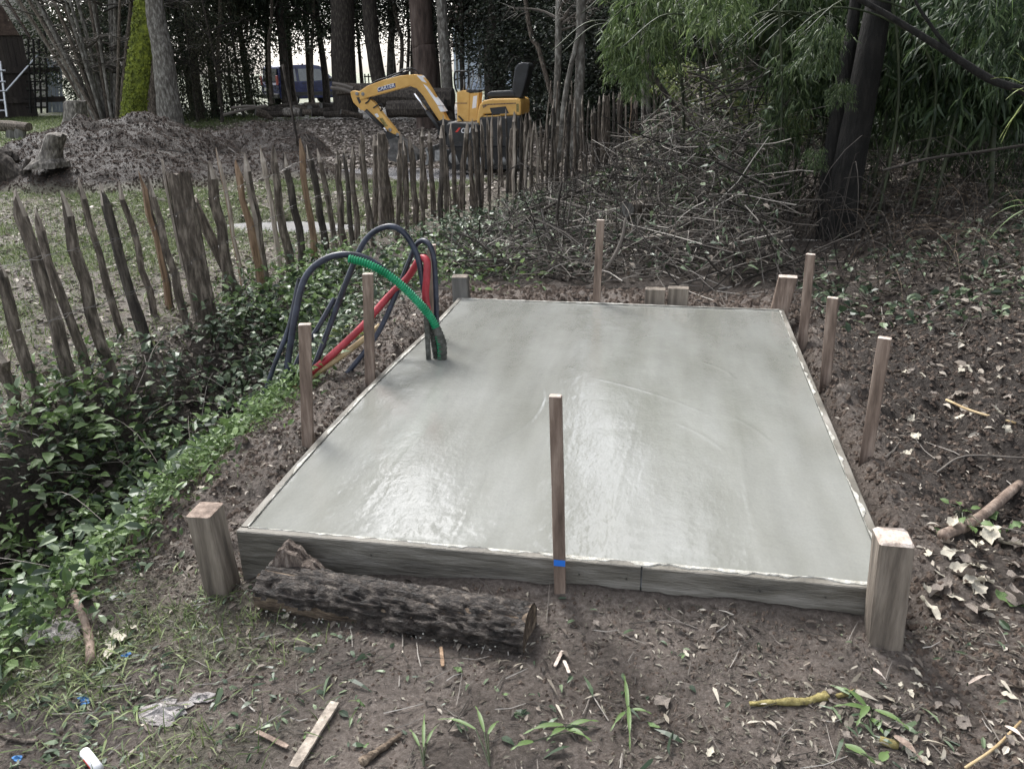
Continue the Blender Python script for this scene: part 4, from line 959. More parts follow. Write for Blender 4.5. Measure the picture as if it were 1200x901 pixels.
for i, (ax_, ay, bx_, by_, row, nr) in enumerate(rows):
    logw('log', ORD[nr]+' log from the left in the '+('bottom', 'middle', 'top')[row]+' row of the dark heap below the van', P(ax_, ay, yl+row*.35+U(-.3, .3)), P(bx_, by_, yl+.3+row*.35+U(-.3, .3)), U(.08, .13), 'dark_bark' if i % 3 else 'bark', 'logs heaped below the blue van')
logw('log', 'pale short cut log lying in front of the dark log heap', P(333, 131, 22.5), P(352, 132, 22.5), .12, 'stump')
for i, (a, b, yy, r) in enumerate((((590/1., 105), (525, 112), 22.5, .34),)): pass
logw('log', 'long dark trunk lying behind the boom of the excavator', P(425, 112, 19), P(530, 116, 19), .26, 'dark_bark')
logw('log', 'second dark trunk lying under the longer one behind the excavator arm', P(455, 128, 18.6), P(522, 127, 18.6), .2, 'dark_bark')
logw('log', 'thick dark trunk lying between the van and the excavator arm', P(395, 106, 22), P(440, 103, 22.4), .16, 'bark')
g_ = G(410, 137); b = P(409, 135, g_[1]); logw('log', 'pale grey round log standing upright just left of the excavator arm', P(410, 137, g_[1]), P(409, 113, g_[1]), .12, 'grey_wood')
for i, (a, b) in enumerate((((262, 135), (312, 124)), ((272, 127), (300, 125)), ((388, 103), (412, 108)), ((390, 98), (414, 104)))):
    yy = 23-(i > 1)*2; o = MB().tube(spline([P(*a, yy), P((a[0]+b[0])/2, (a[1]+b[1])/2-1, yy), P(*b, yy)], 4), .05, 6).build('branch', M['stick'])
    tag(o, ['long pale branch lying on the leaves left of the log heap', 'shorter pale branch lying behind the long one left of the log heap', 'pale branch poking out below the big trunk left of the excavator arm', 'upper pale branch poking out beside the big trunk left of the excavator arm'][i], 'branch')
# ================================================================ TREES
def taper_tube(m, path, r0, r1, n=12, flare=0, wob=.04, mi=0, per=6):
    pts = spline(path, per); k = len(pts)
    rad = [(r0+(r1-r0)*i/(k-1))*(1+flare*math.exp(-i/(k-1)*18)) for i in range(k)]
    m.tube(pts, rad, n, mi, wob=wob); return pts
def crown_mesh(name, mt, seed, rx=2.5, h=9.0, ncl=190, nl=100, L=(.07, .16), spread=.42, base_tight=.5, T=T_RHOMB, asp=.45):
    r = np.random.default_rng(seed); u = r.random(ncl)**.85; a = r.uniform(0, 6.283, ncl)
    prof = np.sin(np.clip(u*.88+.10, 0, 1)*np.pi)**.6
    rad = rx*prof*np.sqrt(r.uniform(.12, 1, ncl))*(1+.25*np.sin(a*3+seed))
    C = np.stack([np.cos(a)*rad, np.sin(a)*rad, u*h], -1)
    n = ncl*nl; cs = np.repeat(C, nl, 0); sz = np.repeat(r.uniform(.6, 1.3, ncl), nl)[:, None]
    Pn = cs+r.normal(0, 1, (n, 3))*np.array([spread, spread, spread*.55])*sz
    yaw = np.arctan2(Pn[:, 1], Pn[:, 0])+r.normal(0, .9, n); LL = r.uniform(*L, n)
    v, f = scatter(T, Pn, yaw, r.normal(-.35, .5, n), r.normal(0, .8, n), LL, LL*asp)
    # fine twigs through the crown
    o = mesh_np(name, v, f, mt); me = o.data; bpy.data.objects.remove(o); return me
CR = {'yew': [crown_mesh('evergreen_crown', M['yew'], 100+i) for i in range(4)],
      'holly': [crown_mesh('glossy_crown', M['holly'], 200+i, 2.1, 8, 180, 95, (.06, .13), .4, asp=.55) for i in range(3)],
      'hedge': [crown_mesh('brown_crown', M['hedge'], 300+i, 1.9, 6, 130, 80, (.05, .11), .45) for i in range(3)]}
def branches_mesh(name, mt, seed, h=9, n1=14, rx=2.3, z0=.6):
    random.seed(seed); m = MB()
    for i in range(n1):
        z = z0+(h-z0)*random.random()**1.2; a = U(0, 6.28); L = rx*U(.5, 1.1); up = U(.1, .7)
        p0 = np.array([0, 0, z]); p1 = p0+np.array([math.cos(a)*L*.5, math.sin(a)*L*.5, L*up*.5+U(-.1, .1)]); p2 = p0+np.array([math.cos(a+U(-.3, .3))*L, math.sin(a+U(-.3, .3))*L, L*up*.9])
        m.tube(spline([p0, p1, p2], 3), [.055, .048, .04, .033, .026, .018, .008], 5, cap=False)
        for k in range(5):
            q = p0+(p2-p0)*U(.3, 1); b = a+U(-1.2, 1.2); l2 = L*U(.2, .5)
            m.tube([q, q+np.array([math.cos(b)*l2*.5, math.sin(b)*l2*.5, U(-.1, .25)]), q+np.array([math.cos(b)*l2, math.sin(b)*l2, U(-.35, .3)])], [.018, .011, .004], 3, cap=False)
            for k2 in range(3):
                q2 = q+np.array([math.cos(b)*l2*U(.3, 1), math.sin(b)*l2*U(.3, 1), U(-.1, .1)]); c = U(0, 6.28); l3 = U(.2, .6)
                m.tube([q2, q2+np.array([math.cos(c)*l3, math.sin(c)*l3, U(-.3, .25)])], [.007, .003], 3, cap=False)
    o = m.build(name, mt); me = o.data; bpy.data.objects.remove(o); return me
BRM = [branches_mesh('limbs', M['twig'], 400+i) for i in range(3)]
BRP = [branches_mesh('pale_limbs', M['stick'], 410+i, 8, 18, 1.6, .4) for i in range(2)]
random.seed(11)
def inst(name, me, parent, loc, sc, rz):
    o = bpy.data.objects.new(name, me); 
    if name in ('limbs', 'twigs'): o['kind'] = 'stuff'
    COL.objects.link(o); o.parent = parent; o.location = loc
    o.scale = sc if hasattr(sc, '__len__') else (sc, sc, sc); o.rotation_euler = (0, 0, rz); return o
def tree(px, y, kind, label, r=.16, ch=2.0, sc=1.0, scz=1.0, mt='dark_bark', group=None, H0=9.5, lean=0, py=110, x=None, crown=True, limbs=True, name='evergreen_tree'):
    if x is None: x = P(px, py, y)[0]
    z = float(H(x, y, False)); root = empty(name, (x, y, z), label, 'tree', group)
    m = MB(); taper_tube(m, [(0, 0, -.3), (U(-.1, .1), 0, 1.2), (lean*.4+U(-.15, .15), U(-.1, .1), 4), (lean, 0, H0)], r, r*.45, 12, .5); m.build('trunk', M[mt], root, True)
    if limbs: inst('limbs', random.choice(BRM), root, (lean*.3, 0, max(.6, ch-.4)), (sc, sc, scz*.9), U(0, 6))
    if crown: inst('crown', random.choice(CR[kind]), root, (lean*.5, 0, ch), (sc, sc, scz), U(0, 6.28))
    if crown and H0 > 8 and px and False: inst('crown', random.choice(CR[kind]), root, (lean*.5, 0, ch+4.6), (sc*.95, sc*.95, scz), U(0, 6.28))
    return root
gE = 'dark evergreen trees closing the garden behind'
ORD = ['first', 'second', 'third', 'fourth', 'fifth', 'sixth', 'seventh', 'eighth', 'ninth', 'tenth', 'eleventh', 'twelfth', 'thirteenth', 'fourteenth', 'fifteenth', 'sixteenth', 'seventeenth', 'eighteenth', 'nineteenth', 'twentieth']
for i, (px, y, sc, ch) in enumerate(sorted(((108, 33, 1.0, .5), (150, 30, 1.1, -.6), (195, 28, 1.0, -1.2), (225, 27, 1.1, -1.2), (232, 25.5, .85, -1.4), (250, 27, .7, -1.0), (292, 29, 1.0, 2.3), (318, 30, .9, 2.5), (345, 31, 1.1, 2.3), (120, 34, 1.2, -.5), (380, 28, 1.0, 2.2), (405, 27, 1.0, 2.2), (365, 34, 1.2, 2.4)))):
    tree(px, y, 'yew', ORD[i]+' from the left of the dark evergreen trees behind the mossy trunk and the van', .15, ch, sc, 1.1, group=gE)
for i, (px, y, sc, ch) in enumerate(sorted(((425, 34, 1.2, 3.0), (462, 33, 1.0, 2.8), (490, 27, 1.0, 2.2), (512, 26, 1.0, 1.8), (545, 24, .9, 2.0), (572, 26, 1.1, 1.9), (600, 23, 1.0, 1.4), (632, 21, .9, -.5), (668, 20, 1.0, -.6), (700, 18, .9, -.6), (728, 17, .9, -.6), (762, 17, .9, -.6), (795, 18, 1.0, -.6), (620, 29, 1.3, .8), (690, 25, 1.3, -.6), (750, 24, 1.3, -.6)))):
    tree(px, y, 'holly', ORD[i]+' from the left of the glossy black green trees behind the excavator and far fence', .1, ch, sc, .68 if (px > 640 or 440 < px < 520) else 1.1, group='glossy leaved trees behind the excavator')
for i, (px, y, sc, ch) in enumerate(sorted(((830, 17, 1.0, .6), (860, 14, .7, -.4), (885, 21, 1.1, 2.9), (930, 16, 1.0, -.3), (960, 12, .8, -.4), (1060, 11.5, .9, -.4), (985, 14, .9, -.2), (1040, 15, 1.0, -.3), (1100, 13, .9, -.2), (1160, 14, 1.0, -.3), (1215, 11, .9, 0), (1280, 9, 1.0, .2), (1010, 20, 1.2, 0), (1130, 21, 1.3, 0), (1240, 18, 1.3, 0)))):
    tree(px, y, 'yew', ORD[i]+' from the left of the dark trees in the wood behind the bamboo', .13, ch, sc, .62 if px < 900 else 1.1, group='dark trees in the wood behind the bamboo')
for i, (px, y, sc, ch) in enumerate(sorted(((270, 27, .5, -.3), (283, 26, .35, -.3), (135, 26, .8, .0), (255, 23.5, .4, .9), (700, 22, .8, .2), (640, 24, .8, .6), (228, 24, .45, .1), (155, 25, .7, -.2)))):
    tree(px, y, 'hedge', ORD[i]+' from the left of the thin brownish shrubby trees among the evergreens', .05, ch, sc, .8, group='brownish shrubby trees among the evergreens', name='shrubby_tree', H0=4)
# tall trees far behind; the sky between them is what the wet slab mirrors as bright streaks
TALL = [crown_mesh('tall_crown', M['yew'], 600+i, 1.0, 1.0, 260, 95, (.055, .12), .085, T=T_RHOMB, asp=.5) for i in range(3)]
def gapx(px, py, y): g = G(px, py, 0.0); return CP[0]+(g[0]-CP[0])/(g[1]-CP[1])*(y-CP[1])
YT = 27.0
gaps = sorted([(gapx(478, 500, YT), 1.5), (gapx(700, 570, YT), 1.2), (gapx(812, 570, YT), 1.2)])
edges = [-20]; 
for gx_, w_ in gaps: edges += [gx_-w_, gx_+w_]
edges.append(26)
cols = []
for a, b in zip(edges[::2], edges[1::2]):
    n_ = max(1, int(round((b-a)/3.6))); w_ = (b-a)/n_
    for k in range(n_): cols.append((a+w_*(k+.5), w_/2))
for i, (x_, hw) in enumerate(cols):
    y_ = YT+(U(-1, 1) if 1 < hw else 0); z_ = float(H(x_, y_, False)); r_ = empty('tall_tree', (x_, y_, z_), ORD[i]+' from the left of the tall dark trees standing behind all the others', 'tree', 'tall dark trees behind all the others')
    m = MB(); taper_tube(m, [(0, 0, -.3), (.1, 0, 6), (0, 0, 24)], .17, .07, 10, .4); m.build('trunk', M['dark_bark'], r_, True)
    for k, (z0_, h_) in enumerate(((4.2, 9), (10.5, 15))):
        inst('crown', TALL[(i+k) % 3], r_, (0, 0, z0_), (hw*1.12, hw*1.12, h_), U(0, 6.28))
# two taller trees overhead on the right, their crowns shade the soil bank
for i, (x_, y_, h_) in enumerate(((5.0, 2.4, 2.6), (5.2, 5.6, 2.6), (7.2, 0.5, 2.6), (4.8, 8.4, 2.8), (7.0, 4.4, 2.4), (5.6, 11.4, 2.9), (6.6, 8.2, 2.4))):
    tree(0, y_, 'yew', 'dark tree standing over the soil bank right of the slab', .16, h_, 1.0, .9, x=x_, group='trees over the right bank')

def trunkthing(name, label, path, r0, r1, mt, flare=.4, limbs=None, group=None, n=14, wob=.025, top=9.0, crown=None, cs=1):
    """path in world points; continues upward to top"""
    p = [np.array(q) for q in path]; d_ = p[-1]-p[-2]; d_ /= np.linalg.norm(d_)
    if top: 
        ext = max(0, top-p[-1][2]); p.append(p[-1]+np.array([d_[0]*.4*ext, d_[1]*.3*ext, ext]))
    root = empty(name, p[0], label, 'tree', group); m = MB()
    q = p[0].copy(); q[2] -= .3
    taper_tube(m, [q]+p, r0, r1, n, flare, wob); m.build('trunk', M[mt], root, True, world=True)
    if top and limbs is not None: inst('limbs', limbs, root, (p[-2]-p[0])*1.0+np.array([0, 0, -.6]), (cs, cs, cs), U(0, 6))
    if crown: inst('crown', random.choice(CR[crown]), root, (p[-1]-p[0])-np.array([0, 0, 4.5]), (cs, cs, .7*cs), U(0, 6))
    return root
def pp(y, *pts): return [P(a, b, y) for a, b in pts]
ym = 20.2; sca = .0232
mt_ = trunkthing('mossy_tree', 'leaning old trunk covered in bright green moss, with a bare grey twin stem', pp(ym, (160, 152), (165, 100), (171, 50), (175, 0)), .47, .33, 'moss', .25, top=9, limbs=BRM[0], n=22)
m = MB(); taper_tube(m, pp(ym-.35, (203, 163), (196, 110), (190, 60), (182, 15), (178, -40)), .33, .2, 18, .55, .05); m.build('grey_stem', M['pale_bark'], mt_, True, world=True)
m = MB(); taper_tube(m, pp(ym-.02, (179, 152), (179, 90), (181, 40), (180, -10)), .19, .17, 14, .2, .08); m.build('dark_bark_strip', M['bark'], mt_, True, world=True)
fl = MB()
for i in range(1100):
    q = random.random(); a = U(2.2, 5.9); c = P(160+15*q, 152-152*q, ym); rr = .47-.12*q
    fl.box(c+np.array([math.cos(a)*rr, math.sin(a)*rr, 0]), (U(.02, .055),)*3, Matrix.Rotation(U(0, 3), 3, 'X'))
tag(fl.build('moss_tuft', M['moss'], mt_, world=True), kind='stuff')
# coppiced shrub fanning to the left
cp_ = empty('coppiced_shrub', P(126, 154, 21.5), 'bare many stemmed shrub fanning up to the left beside the mossy tree', 'shrub')
for i in range(22):
    t = i/21; bx = 118+20*t+U(-3, 3); tx = 8+150*t+U(-10, 10)
    yy = 21.5+U(-.6, .6); m = MB()
    taper_tube(m, [P(bx, 156, yy), P(bx-(bx-tx)*.28, 105, yy), P(bx-(bx-tx)*.62, 45, yy), P(tx, -20, yy), P(tx-(bx-tx)*.35, -110, yy)], U(.05, .11), .03, 7, .2, .04)
    m.build('stem', M['pale_bark' if i % 3 else 'bark'], cp_, True, world=True)
for k in range(4): inst('twigs', random.choice(BRP), cp_, P(60+35*k, 60, 21.5)-np.array(cp_.location)-np.array([0, 0, .8]), (.9, .9, .5), U(0, 6))
def TT(label, y, pts, w0, w1, mt, **k):
    sc_ = np.dot(P(*pts[0], y)-CP, fw)/F
    return trunkthing(k.pop('name', 'tree'), label, pp(y, *pts), w0*sc_/2, w1*sc_/2, mt, **k)
TT('thick black trunk just right of the blue van', 24.5, [(405, 124), (402, 60), (401, 0)], 30, 25, 'dark_bark', crown='yew', cs=1.1)
TT('black trunk with a slight bend, second to the right of the blue van', 24, [(447, 112), (438, 60), (432, 0)], 18, 16, 'dark_bark', limbs=BRM[2], top=13)
TT('slender grey trunk between the bent black trunk and the big reddish trunk', 27, [(457, 108), (458, 55), (460, 0)], 9, 7, 'pale_bark', limbs=BRP[0])
TT('broad reddish brown trunk behind the boom of the excavator', 21, [(502, 140), (497, 60), (492, 0)], 30, 24, 'red_bark', flare=.2, limbs=BRM[1], top=13)
TT('grey lichen spotted trunk touching the reddish trunk on its right', 19.6, [(527, 148), (522, 70), (517, 0)], 15, 11, 'pale_bark', flare=.2, limbs=BRP[1])
TT('dark trunk behind the seat and levers of the excavator', 22, [(577, 118), (575, 60), (580, 0)], 17, 13, 'dark_bark', crown='holly', cs=1)
for i, (a, w) in enumerate(sorted(((468, 5), (476, 4), (484, 6), (541, 4), (366, 4), (317, 4), (257, 5), (606, 5)))):
    TT(ORD[i]+' from the left of the thin dark pole like trunks behind the van and excavator', 25+i % 3, [(a, 112), (a+U(-4, 4), 50), (a+U(-8, 8), 0)], w, w*.8, 'bark', group='thin trunks behind the excavator', name='thin_tree', limbs=BRM[i % 3])
TT('left of the two pale lichen spotted trunks behind the fence, right of the excavator', 11.2, [(650, 196), (653, 100), (655, 0)], 8.5, 7, 'pale_bark', flare=.1, limbs=BRP[0], cs=.45)
tw = TT('thicker right one of the two pale lichen spotted trunks, with a slanting side stem', 11.0, [(672, 190), (679, 100), (681, 0)], 12, 10, 'pale_bark', flare=.1, limbs=BRP[1], cs=.45)
m = MB(); taper_tube(m, pp(10.9, (655, 190), (663, 110), (678, 40)), .05, .035, 9, .2, .05); m.build('side_stem', M['pale_bark'], tw, True, world=True)
TT('grey trunk standing behind the hanging bamboo leaves at the end of the fence', 12.3, [(757, 160), (757, 70), (758, 0)], 12, 10, 'pale_bark', flare=.1)
TT('thin bare trunk leaning left, just right of the excavator seat', 16, [(648, 120), (632, 60), (615, -5)], 6, 5, 'bark', limbs=BRP[1])
for i in range(4):
    TT('thin sapling stem mixed into the far fence', 10.6+i*.2, [(636+i*9, 190), (640+i*10, 150), (646+i*8, 95)], 4, 1.5, 'bark', group='saplings in the far fence', name='sapling', top=0)
# stick planted in the small mound
o = MB(); o.tube(spline(pp(12.4, (349, 172), (342, 130), (331, 76)), 5), .022, 6, wob=.1); tag(o.build('planted_stick', M['dark_bark'], smooth=True), 'thin dark stick standing upright in front of the blue van beside the small earth heap', 'stick')
# dark twin trunk
dt = TT('dark smooth twin trunk leaning right, behind the far right corner of the slab', 5.3, [(966, 308), (974, 200), (984, 130), (996, 45), (1003, 0)], 28, 9, 'black_bark', flare=.15, name='twin_tree', top=7, n=18, wob=.02)
inst('crown', CR['yew'][1], dt, (2.6, .6, 1.9), (.7, .7, .5), 1)
m = MB(); taper_tube(m, pp(5.15, (974, 306), (994, 200), (1011, 110), (1027, 20), (1032, -20), (1040, -200), (1058, -460), (1075, -800)), .135, .05, 16, .15, .02); m.build('second_stem', M['black_bark'], dt, True, world=True)
# overhanging branch
ob = empty('overhanging_branch', P(1200, 110, 3.6), 'dark branch sagging across the upper right corner', 'branch')
m = MB(); taper_tube(m, pp(3.6, (1290, 190), (1215, 116), (1160, 93), (1105, 58), (1040, 18), (960, -30), (860, -110)), .030, .012, 10, 0, .06); m.build('limb', M['black_bark'], ob, True, world=True)
m = MB(); taper_tube(m, pp(3.6, (1112, 58), (1092, 32), (1070, -5), (1060, -60)), .014, .005, 7, 0, .05); m.build('side_twig', M['black_bark'], ob, True, world=True)
o = MB(); o.tube(spline(pp(4.6, (1035, 200), (1090, 186), (1150, 178), (1215, 168)), 5), .011, 6, wob=.08); tag(o.build('branch', M['twig'], smooth=True), 'long thin dark branch stretching level in the wood on the right', 'branch')
o = MB(); o.tube(spline(pp(4.4, (1133, 336), (1137, 310), (1138, 291)), 3), .017, 8, wob=.08); tag(o.build('broken_sapling', M['grey_wood'], smooth=True), 'short grey broken sapling stub in the ivy on the right', 'sapling')

# ================================================================ BAMBOO
def spray(seed, mt, name, ntw=70, R=.8, Hh=1.1, L=(.15, .27), droop=1.25, fan=8):
    r = np.random.default_rng(seed); random.seed(seed); parts = []; m = MB()
    Ps = []; yw = []; pi = []; ro = []; LL = []
    for i in range(ntw):
        a = r.uniform(0, 6.283); rad = R*np.sqrt(r.uniform(.02, 1)); z = r.uniform(-Hh*.5, Hh*.5)
        e = np.array([math.cos(a)*rad, math.sin(a)*rad, z-.25*droop*rad])
        s_ = np.array([math.cos(a)*rad*.35, math.sin(a)*rad*.35, z+.15])
        m.tube([s_, (s_+e)/2+np.array([0, 0, .06]), e], [.003, .0022, .0012], 3, cap=False)
        for j in range(fan):
            q = r.uniform(.35, 1); c = s_+(e-s_)*q
            Ps.append(c); yw.append(a+r.normal(0, .9)); pi.append(-.35-droop*r.uniform(0, .9)+r.normal(0, .2)); ro.append(r.normal(0, .7)); LL.append(r.uniform(*L))
    LL = np.array(LL); v, f = scatter(T_LANCE, np.array(Ps), np.array(yw), np.array(pi), np.array(ro), LL, LL*.13)
    n = len(v); tv = np.array(m.v); tf = [np.array([q for q in m.f if len(q) == 4])+n]
    V = np.concatenate([v, tv]); d_ = {3: [], 4: []}
    for q in f: d_[q.shape[1]].append(q)
    d_[4] += tf
    o = mesh_np(name, V, [np.concatenate(d_[3]), np.concatenate(d_[4])], mt); me = o.data; bpy.data.objects.remove(o); return me
BS = [spray(500+i, M['bamboo_leaf'], 'bamboo_foliage', 130, .8, 1.1) for i in range(4)]
BD = [spray(505+i, M['bamboo_shaded'], 'bamboo_foliage', 110, .8, 1.1) for i in range(3)]
BM = [spray(510+i, M['bamboo_mid'], 'bamboo_foliage', 110, .8, 1.1) for i in range(2)]
BL = [spray(520+i, M['bamboo_light'], 'light_bamboo_foliage', 100, .7, .8, (.12, .19), .5) for i in range(2)]
random.seed(21)
gB = 'bamboo plants arching over from the right'
LN = [0]
def blabel(px, py, light):
    if light:
        LN[0] += 1; return ORD[LN[0]-1]+' from the left of the yellow green small leaved bamboos above the brush pile'
    a = 'high bamboo foliage' if py < 90 else ('drooping bamboo foliage at middle height' if py < 190 else 'low bamboo sprig near the ground')
    b = 'over the end of the pale fence' if px < 775 else 'over the brush pile' if px < 870 else 'just left of the dark twin trunk' if px < 960 else 'behind the dark twin trunk' if px < 1055 else 'below the sagging dark branch' if px < 1145 else 'at the right edge of the wood'
    return a+' '+b
def bamboo(px, py, y, sc, light=False, dx=.7, dy=.5, extra=0):
    c = P(px, py, y); bx, by = c[0]+dx*U(.7, 1.3), c[1]+dy*U(.5, 1.5); bz = float(H(bx, by, False))
    root = empty('bamboo', (bx, by, bz), blabel(px, py, light), 'bamboo', 'light green bamboo above the brush pile' if light else gB)
    top = max(c[2]+.5, 1.6); m = MB()
    taper_tube(m, [(bx, by, bz-.1), (bx+.05, by, bz+1.0), ((bx*2+c[0])/3, by-.1, top), (c[0], c[1], top+.15), (c[0]-.35, c[1]-.15, top-.1)], .014, .004, 6, 0, 0); m.build('culm', M['culm'], root, True, world=True)
    L = BL if light else (BM if px < 880 else (BS if px < 1000 and y < 7 else BD))  # tone by position: brighter leaves on the lit left, darkened ones for the shaded right
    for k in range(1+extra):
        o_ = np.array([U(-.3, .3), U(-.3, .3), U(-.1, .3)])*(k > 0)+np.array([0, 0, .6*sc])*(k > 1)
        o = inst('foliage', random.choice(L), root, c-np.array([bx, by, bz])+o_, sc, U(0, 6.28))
        o.rotation_euler = (U(-.15, .15), U(-.15, .15), U(0, 6.28))
for a in ((745, 20, 5.6, .42, False), (730, 75, 5.7, .25, False), (790, -5, 5.6, .5), (850, -5, 6.2, .6), (905, 45, 6.4, .65), (955, 20, 6.0, .8, False, .7, .5, 1), (930, 100, 6.6, .35), (900, 225, 5.6, .22), (905, 165, 6.4, .22), (845, 215, 5.8, .16), (690, 235, 6.0, .14),
          (1010, 60, 6.5, .8, False, .7, .5, 1), (1075, 30, 5.8, .8, False, .7, .5, 1), (1130, 60, 5.4, .7, False, .7, .5, 1), (1190, 60, 5.6, .9, False, .7, .5, 1), (1080, 110, 6.8, .7), (1150, 110, 6.6, .5), (1195, 130, 5.5, .4), (745, 100, 5.6, .2), (720, 50, 5.7, .22), (765, 60, 5.6, .35), (1010, 160, 7.0, .35),
          (980, 60, 9.5, .9, False, .7, .5, 1), (1090, 60, 9.5, .9, False, .7, .5, 1), (1200, 80, 9, 1.0, False, .7, .5, 1), (845, 0, 4.6, .35), (915, 150, 5.5, .34), (898, 195, 5.3, .26), (932, 90, 5.4, .36), (878, 235, 5.2, .17), (962, 50, 4.8, .3), (955, 185, 4.9, .14), (985, 110, 4.8, .16), (1060, 150, 7.6, .5), (1120, 175, 7.0, .45), (1185, 195, 6.2, .42), (1020, 215, 7.0, .3), (1090, 225, 6.4, .3), (1150, 250, 5.6, .22), (1195, 245, 4.8, .25), (1060, 262, 6.0, .14), (835, 165, 6.4, .26), (800, 225, 5.9, .2), (745, 225, 6.2, .2), (700, 210, 6.6, .14), (880, 195, 5.8, .18), (925, 215, 5.5, .17), (770, 265, 5.2, .1),  (1150, 10, 4.2, .5), (1200, 60, 4.0, .4)):
    bamboo(*a)
for a in sorted(((795, 95, 7.4, .42, True, .5, 1), (845, 100, 7.0, .42, True, .5, 1), (880, 130, 7.2, .42, True, .5, 1), (820, 135, 7.6, .35, True), (905, 110, 7.4, .4, True), (935, 150, 6.6, .3, True), (750, 165, 8.2, .18, True))): bamboo(*a)
# upright green culm and near sprigs at the right edge
m = MB(); m.tube(spline(pp(5.2, (1160, 312), (1162, 200), (1168, 95), (1176, -60)), 6), .02, 10, wob=.02); o = m.build('bamboo_cane', M['culm'], smooth=True); tag(o, 'single upright dark green cane near the right edge of the wood', 'bamboo cane')
def sprig(name, label, base, tips, Lr, Wr, mt='bamboo_leaf', stemr=.0018, group=None):
    """a small twig with a few long leaves; tips = list of (px,py,y) leaf tips or world points"""
    root = empty(name, base, label, 'sprig', group); base = np.array(base)
    for t0_, t1_ in tips:
        t0_ = np.array(t0_); t1_ = np.array(t1_); m = MB()
        m.tube([base, base+(t0_-base)*.5+np.array([0, 0, .006]), t0_], stemr, 4, cap=False); m.build('stem', M['culm'], root, world=True)
        d_ = t1_-t0_; L = np.linalg.norm(d_); s_ = np.cross(d_/L, (0, 0, 1)); s_ /= (np.linalg.norm(s_)+1e-6)
        V = []; n = 7
        for i in range(n+1):
            q = i/n; w = Wr*math.sin(min(1, q*1.25+.08)*math.pi)**.7*.5 if q < .75 else Wr*.5*(1-q)/.25*.8
            c = t0_+d_*q+np.array([0, 0, .12*L*math.sin(q*math.pi)])
            V += [c-s_*w, c+np.array([0, 0, -w*.35]), c+s_*w]
        Fl = [(i*3+j, i*3+j+1, i*3+j+4, i*3+j+3) for i in range(n) for j in (0, 1)]
        MB().add(V, Fl).build('leaf', M[mt], root, True, world=True)
def pq(y, *p): return [(P(a, b, y), P(c, d, y)) for a, b, c, d in p]
sprig('bamboo_sprig', 'pale yellow green leaves hanging into view at the right edge beside the sagging branch', P(1215, 90, 1.2), pq(1.2, (1198, 98, 1160, 93), (1200, 103, 1178, 118), (1200, 120, 1172, 170), (1195, 130, 1170, 165), (1205, 110, 1185, 105), (1205, 80, 1190, 62)), .1, .012, 'bamboo_light')
sprig('bamboo_sprig', 'slender grey green leaves drooping at the right edge above the soil bank', P(1225, 230, 1.4), pq(1.4, (1200, 240, 1160, 256), (1200, 246, 1158, 282), (1205, 236, 1175, 240)), .1, .010, 'weed')
sprig('bamboo_sprig', 'two leaf tips hanging from the top edge at the upper right', P(1180, -30, 1.6), pq(1.6, (1168, -20, 1167, 20), (1185, -12, 1186, 26)), .1, .012, 'weed')
sprig('bamboo_sprig', 'long blue green leaf hanging at the left tip of the bamboo', P(758, 5, 4.5), pq(4.5, (752, 12, 732, 45), (748, 30, 735, 70), (745, 75, 720, 95)), .1, .016, 'weed')

# ================================================================ BRUSH PILE
def sticks(name, n, cfun, Lr, rr, mt, seed, el=.25, seg=4):
    random.seed(seed); m = MB()
    for i in range(n):
        c = cfun(); a = U(0, 6.28); e = random.gauss(0, el); L = U(*Lr)
        d_ = np.array([math.cos(a)*math.cos(e), math.sin(a)*math.cos(e), math.sin(e)])*L; k = np.array([U(-1, 1), U(-1, 1), U(-.7, .7)])*L*.12
        r = U(*rr); p0 = c-d_/2; pts = [p0+d_*q+k*math.sin(q*3.14)+np.array([U(-1, 1), U(-1, 1), U(-1, 1)])*L*.015 for q in np.linspace(0, 1, seg+1)]
        m.tube(pts, list(np.linspace(r, r*.45, seg+1)), 4, cap=False)
        if random.random() < .6:
            b = pts[seg//2]; a2 = a+random.choice((-1, 1))*U(.4, .9); L2 = L*U(.2, .45)
            m.tube([b, b+np.array([math.cos(a2)*L2*.5, math.sin(a2)*L2*.5, U(-.05, .1)]), b+np.array([math.cos(a2)*L2, math.sin(a2)*L2, U(-.1, .2)])], [r*.6, r*.45, r*.25], 3, cap=False)
    o = m.build(name, M[mt]); random.seed(seed+1); return o
def brush_c():
    while True:
        x, y = U(-1.4, 2.3), U(3.7, 8.2)
        if x > fence_x(y)+.15 and (x < 1.1 or (random.random() < .3 and y > 5.6)): break
    hh = 1.55*math.exp(-((x-.8)/1.0)**2-((y-6.4)/1.8)**2)+.15
    return np.array([x, y, float(H(x, y, False))+U(0, 1)**.8*hh])
tag(sticks('brush_tangle', 1900, brush_c, (.15, .8), (.0014, .0055), 'stick', 31, .5), 'heaped tangle of thin grey cut branches behind the slab', 'brush pile', kind='stuff')
tag(sticks('dark_brush', 700, brush_c, (.4, 1.2), (.003, .010), 'twig', 33, .3), 'darker branches inside the brush heap', 'brush pile', kind='stuff')
def br(label, y, pts, r0, r1, mt='stick', y2=None, name='branch'):
    n = len(pts); ys = np.linspace(y, y if y2 is None else y2, n); m = MB()
    pth = spline([P(a, b, ys[i]) for i, (a, b) in enumerate(pts)], 4); m.tube(pth, list(np.linspace(r0, r1, len(pth))), 7, wob=.08)
    tag(m.build(name, M[mt], smooth=True), label, 'branch')
br('long dark branch slanting from the ivy up across the left of the brush pile', 5.2, [(560, 300), (610, 262), (663, 232), (725, 203)], .022, .012, 'dark_bark', 6.2)
br('dark upright stick standing in the left part of the brush pile', 4.9, [(656, 292), (653, 255), (658, 214)], .018, .009, 'dark_bark')
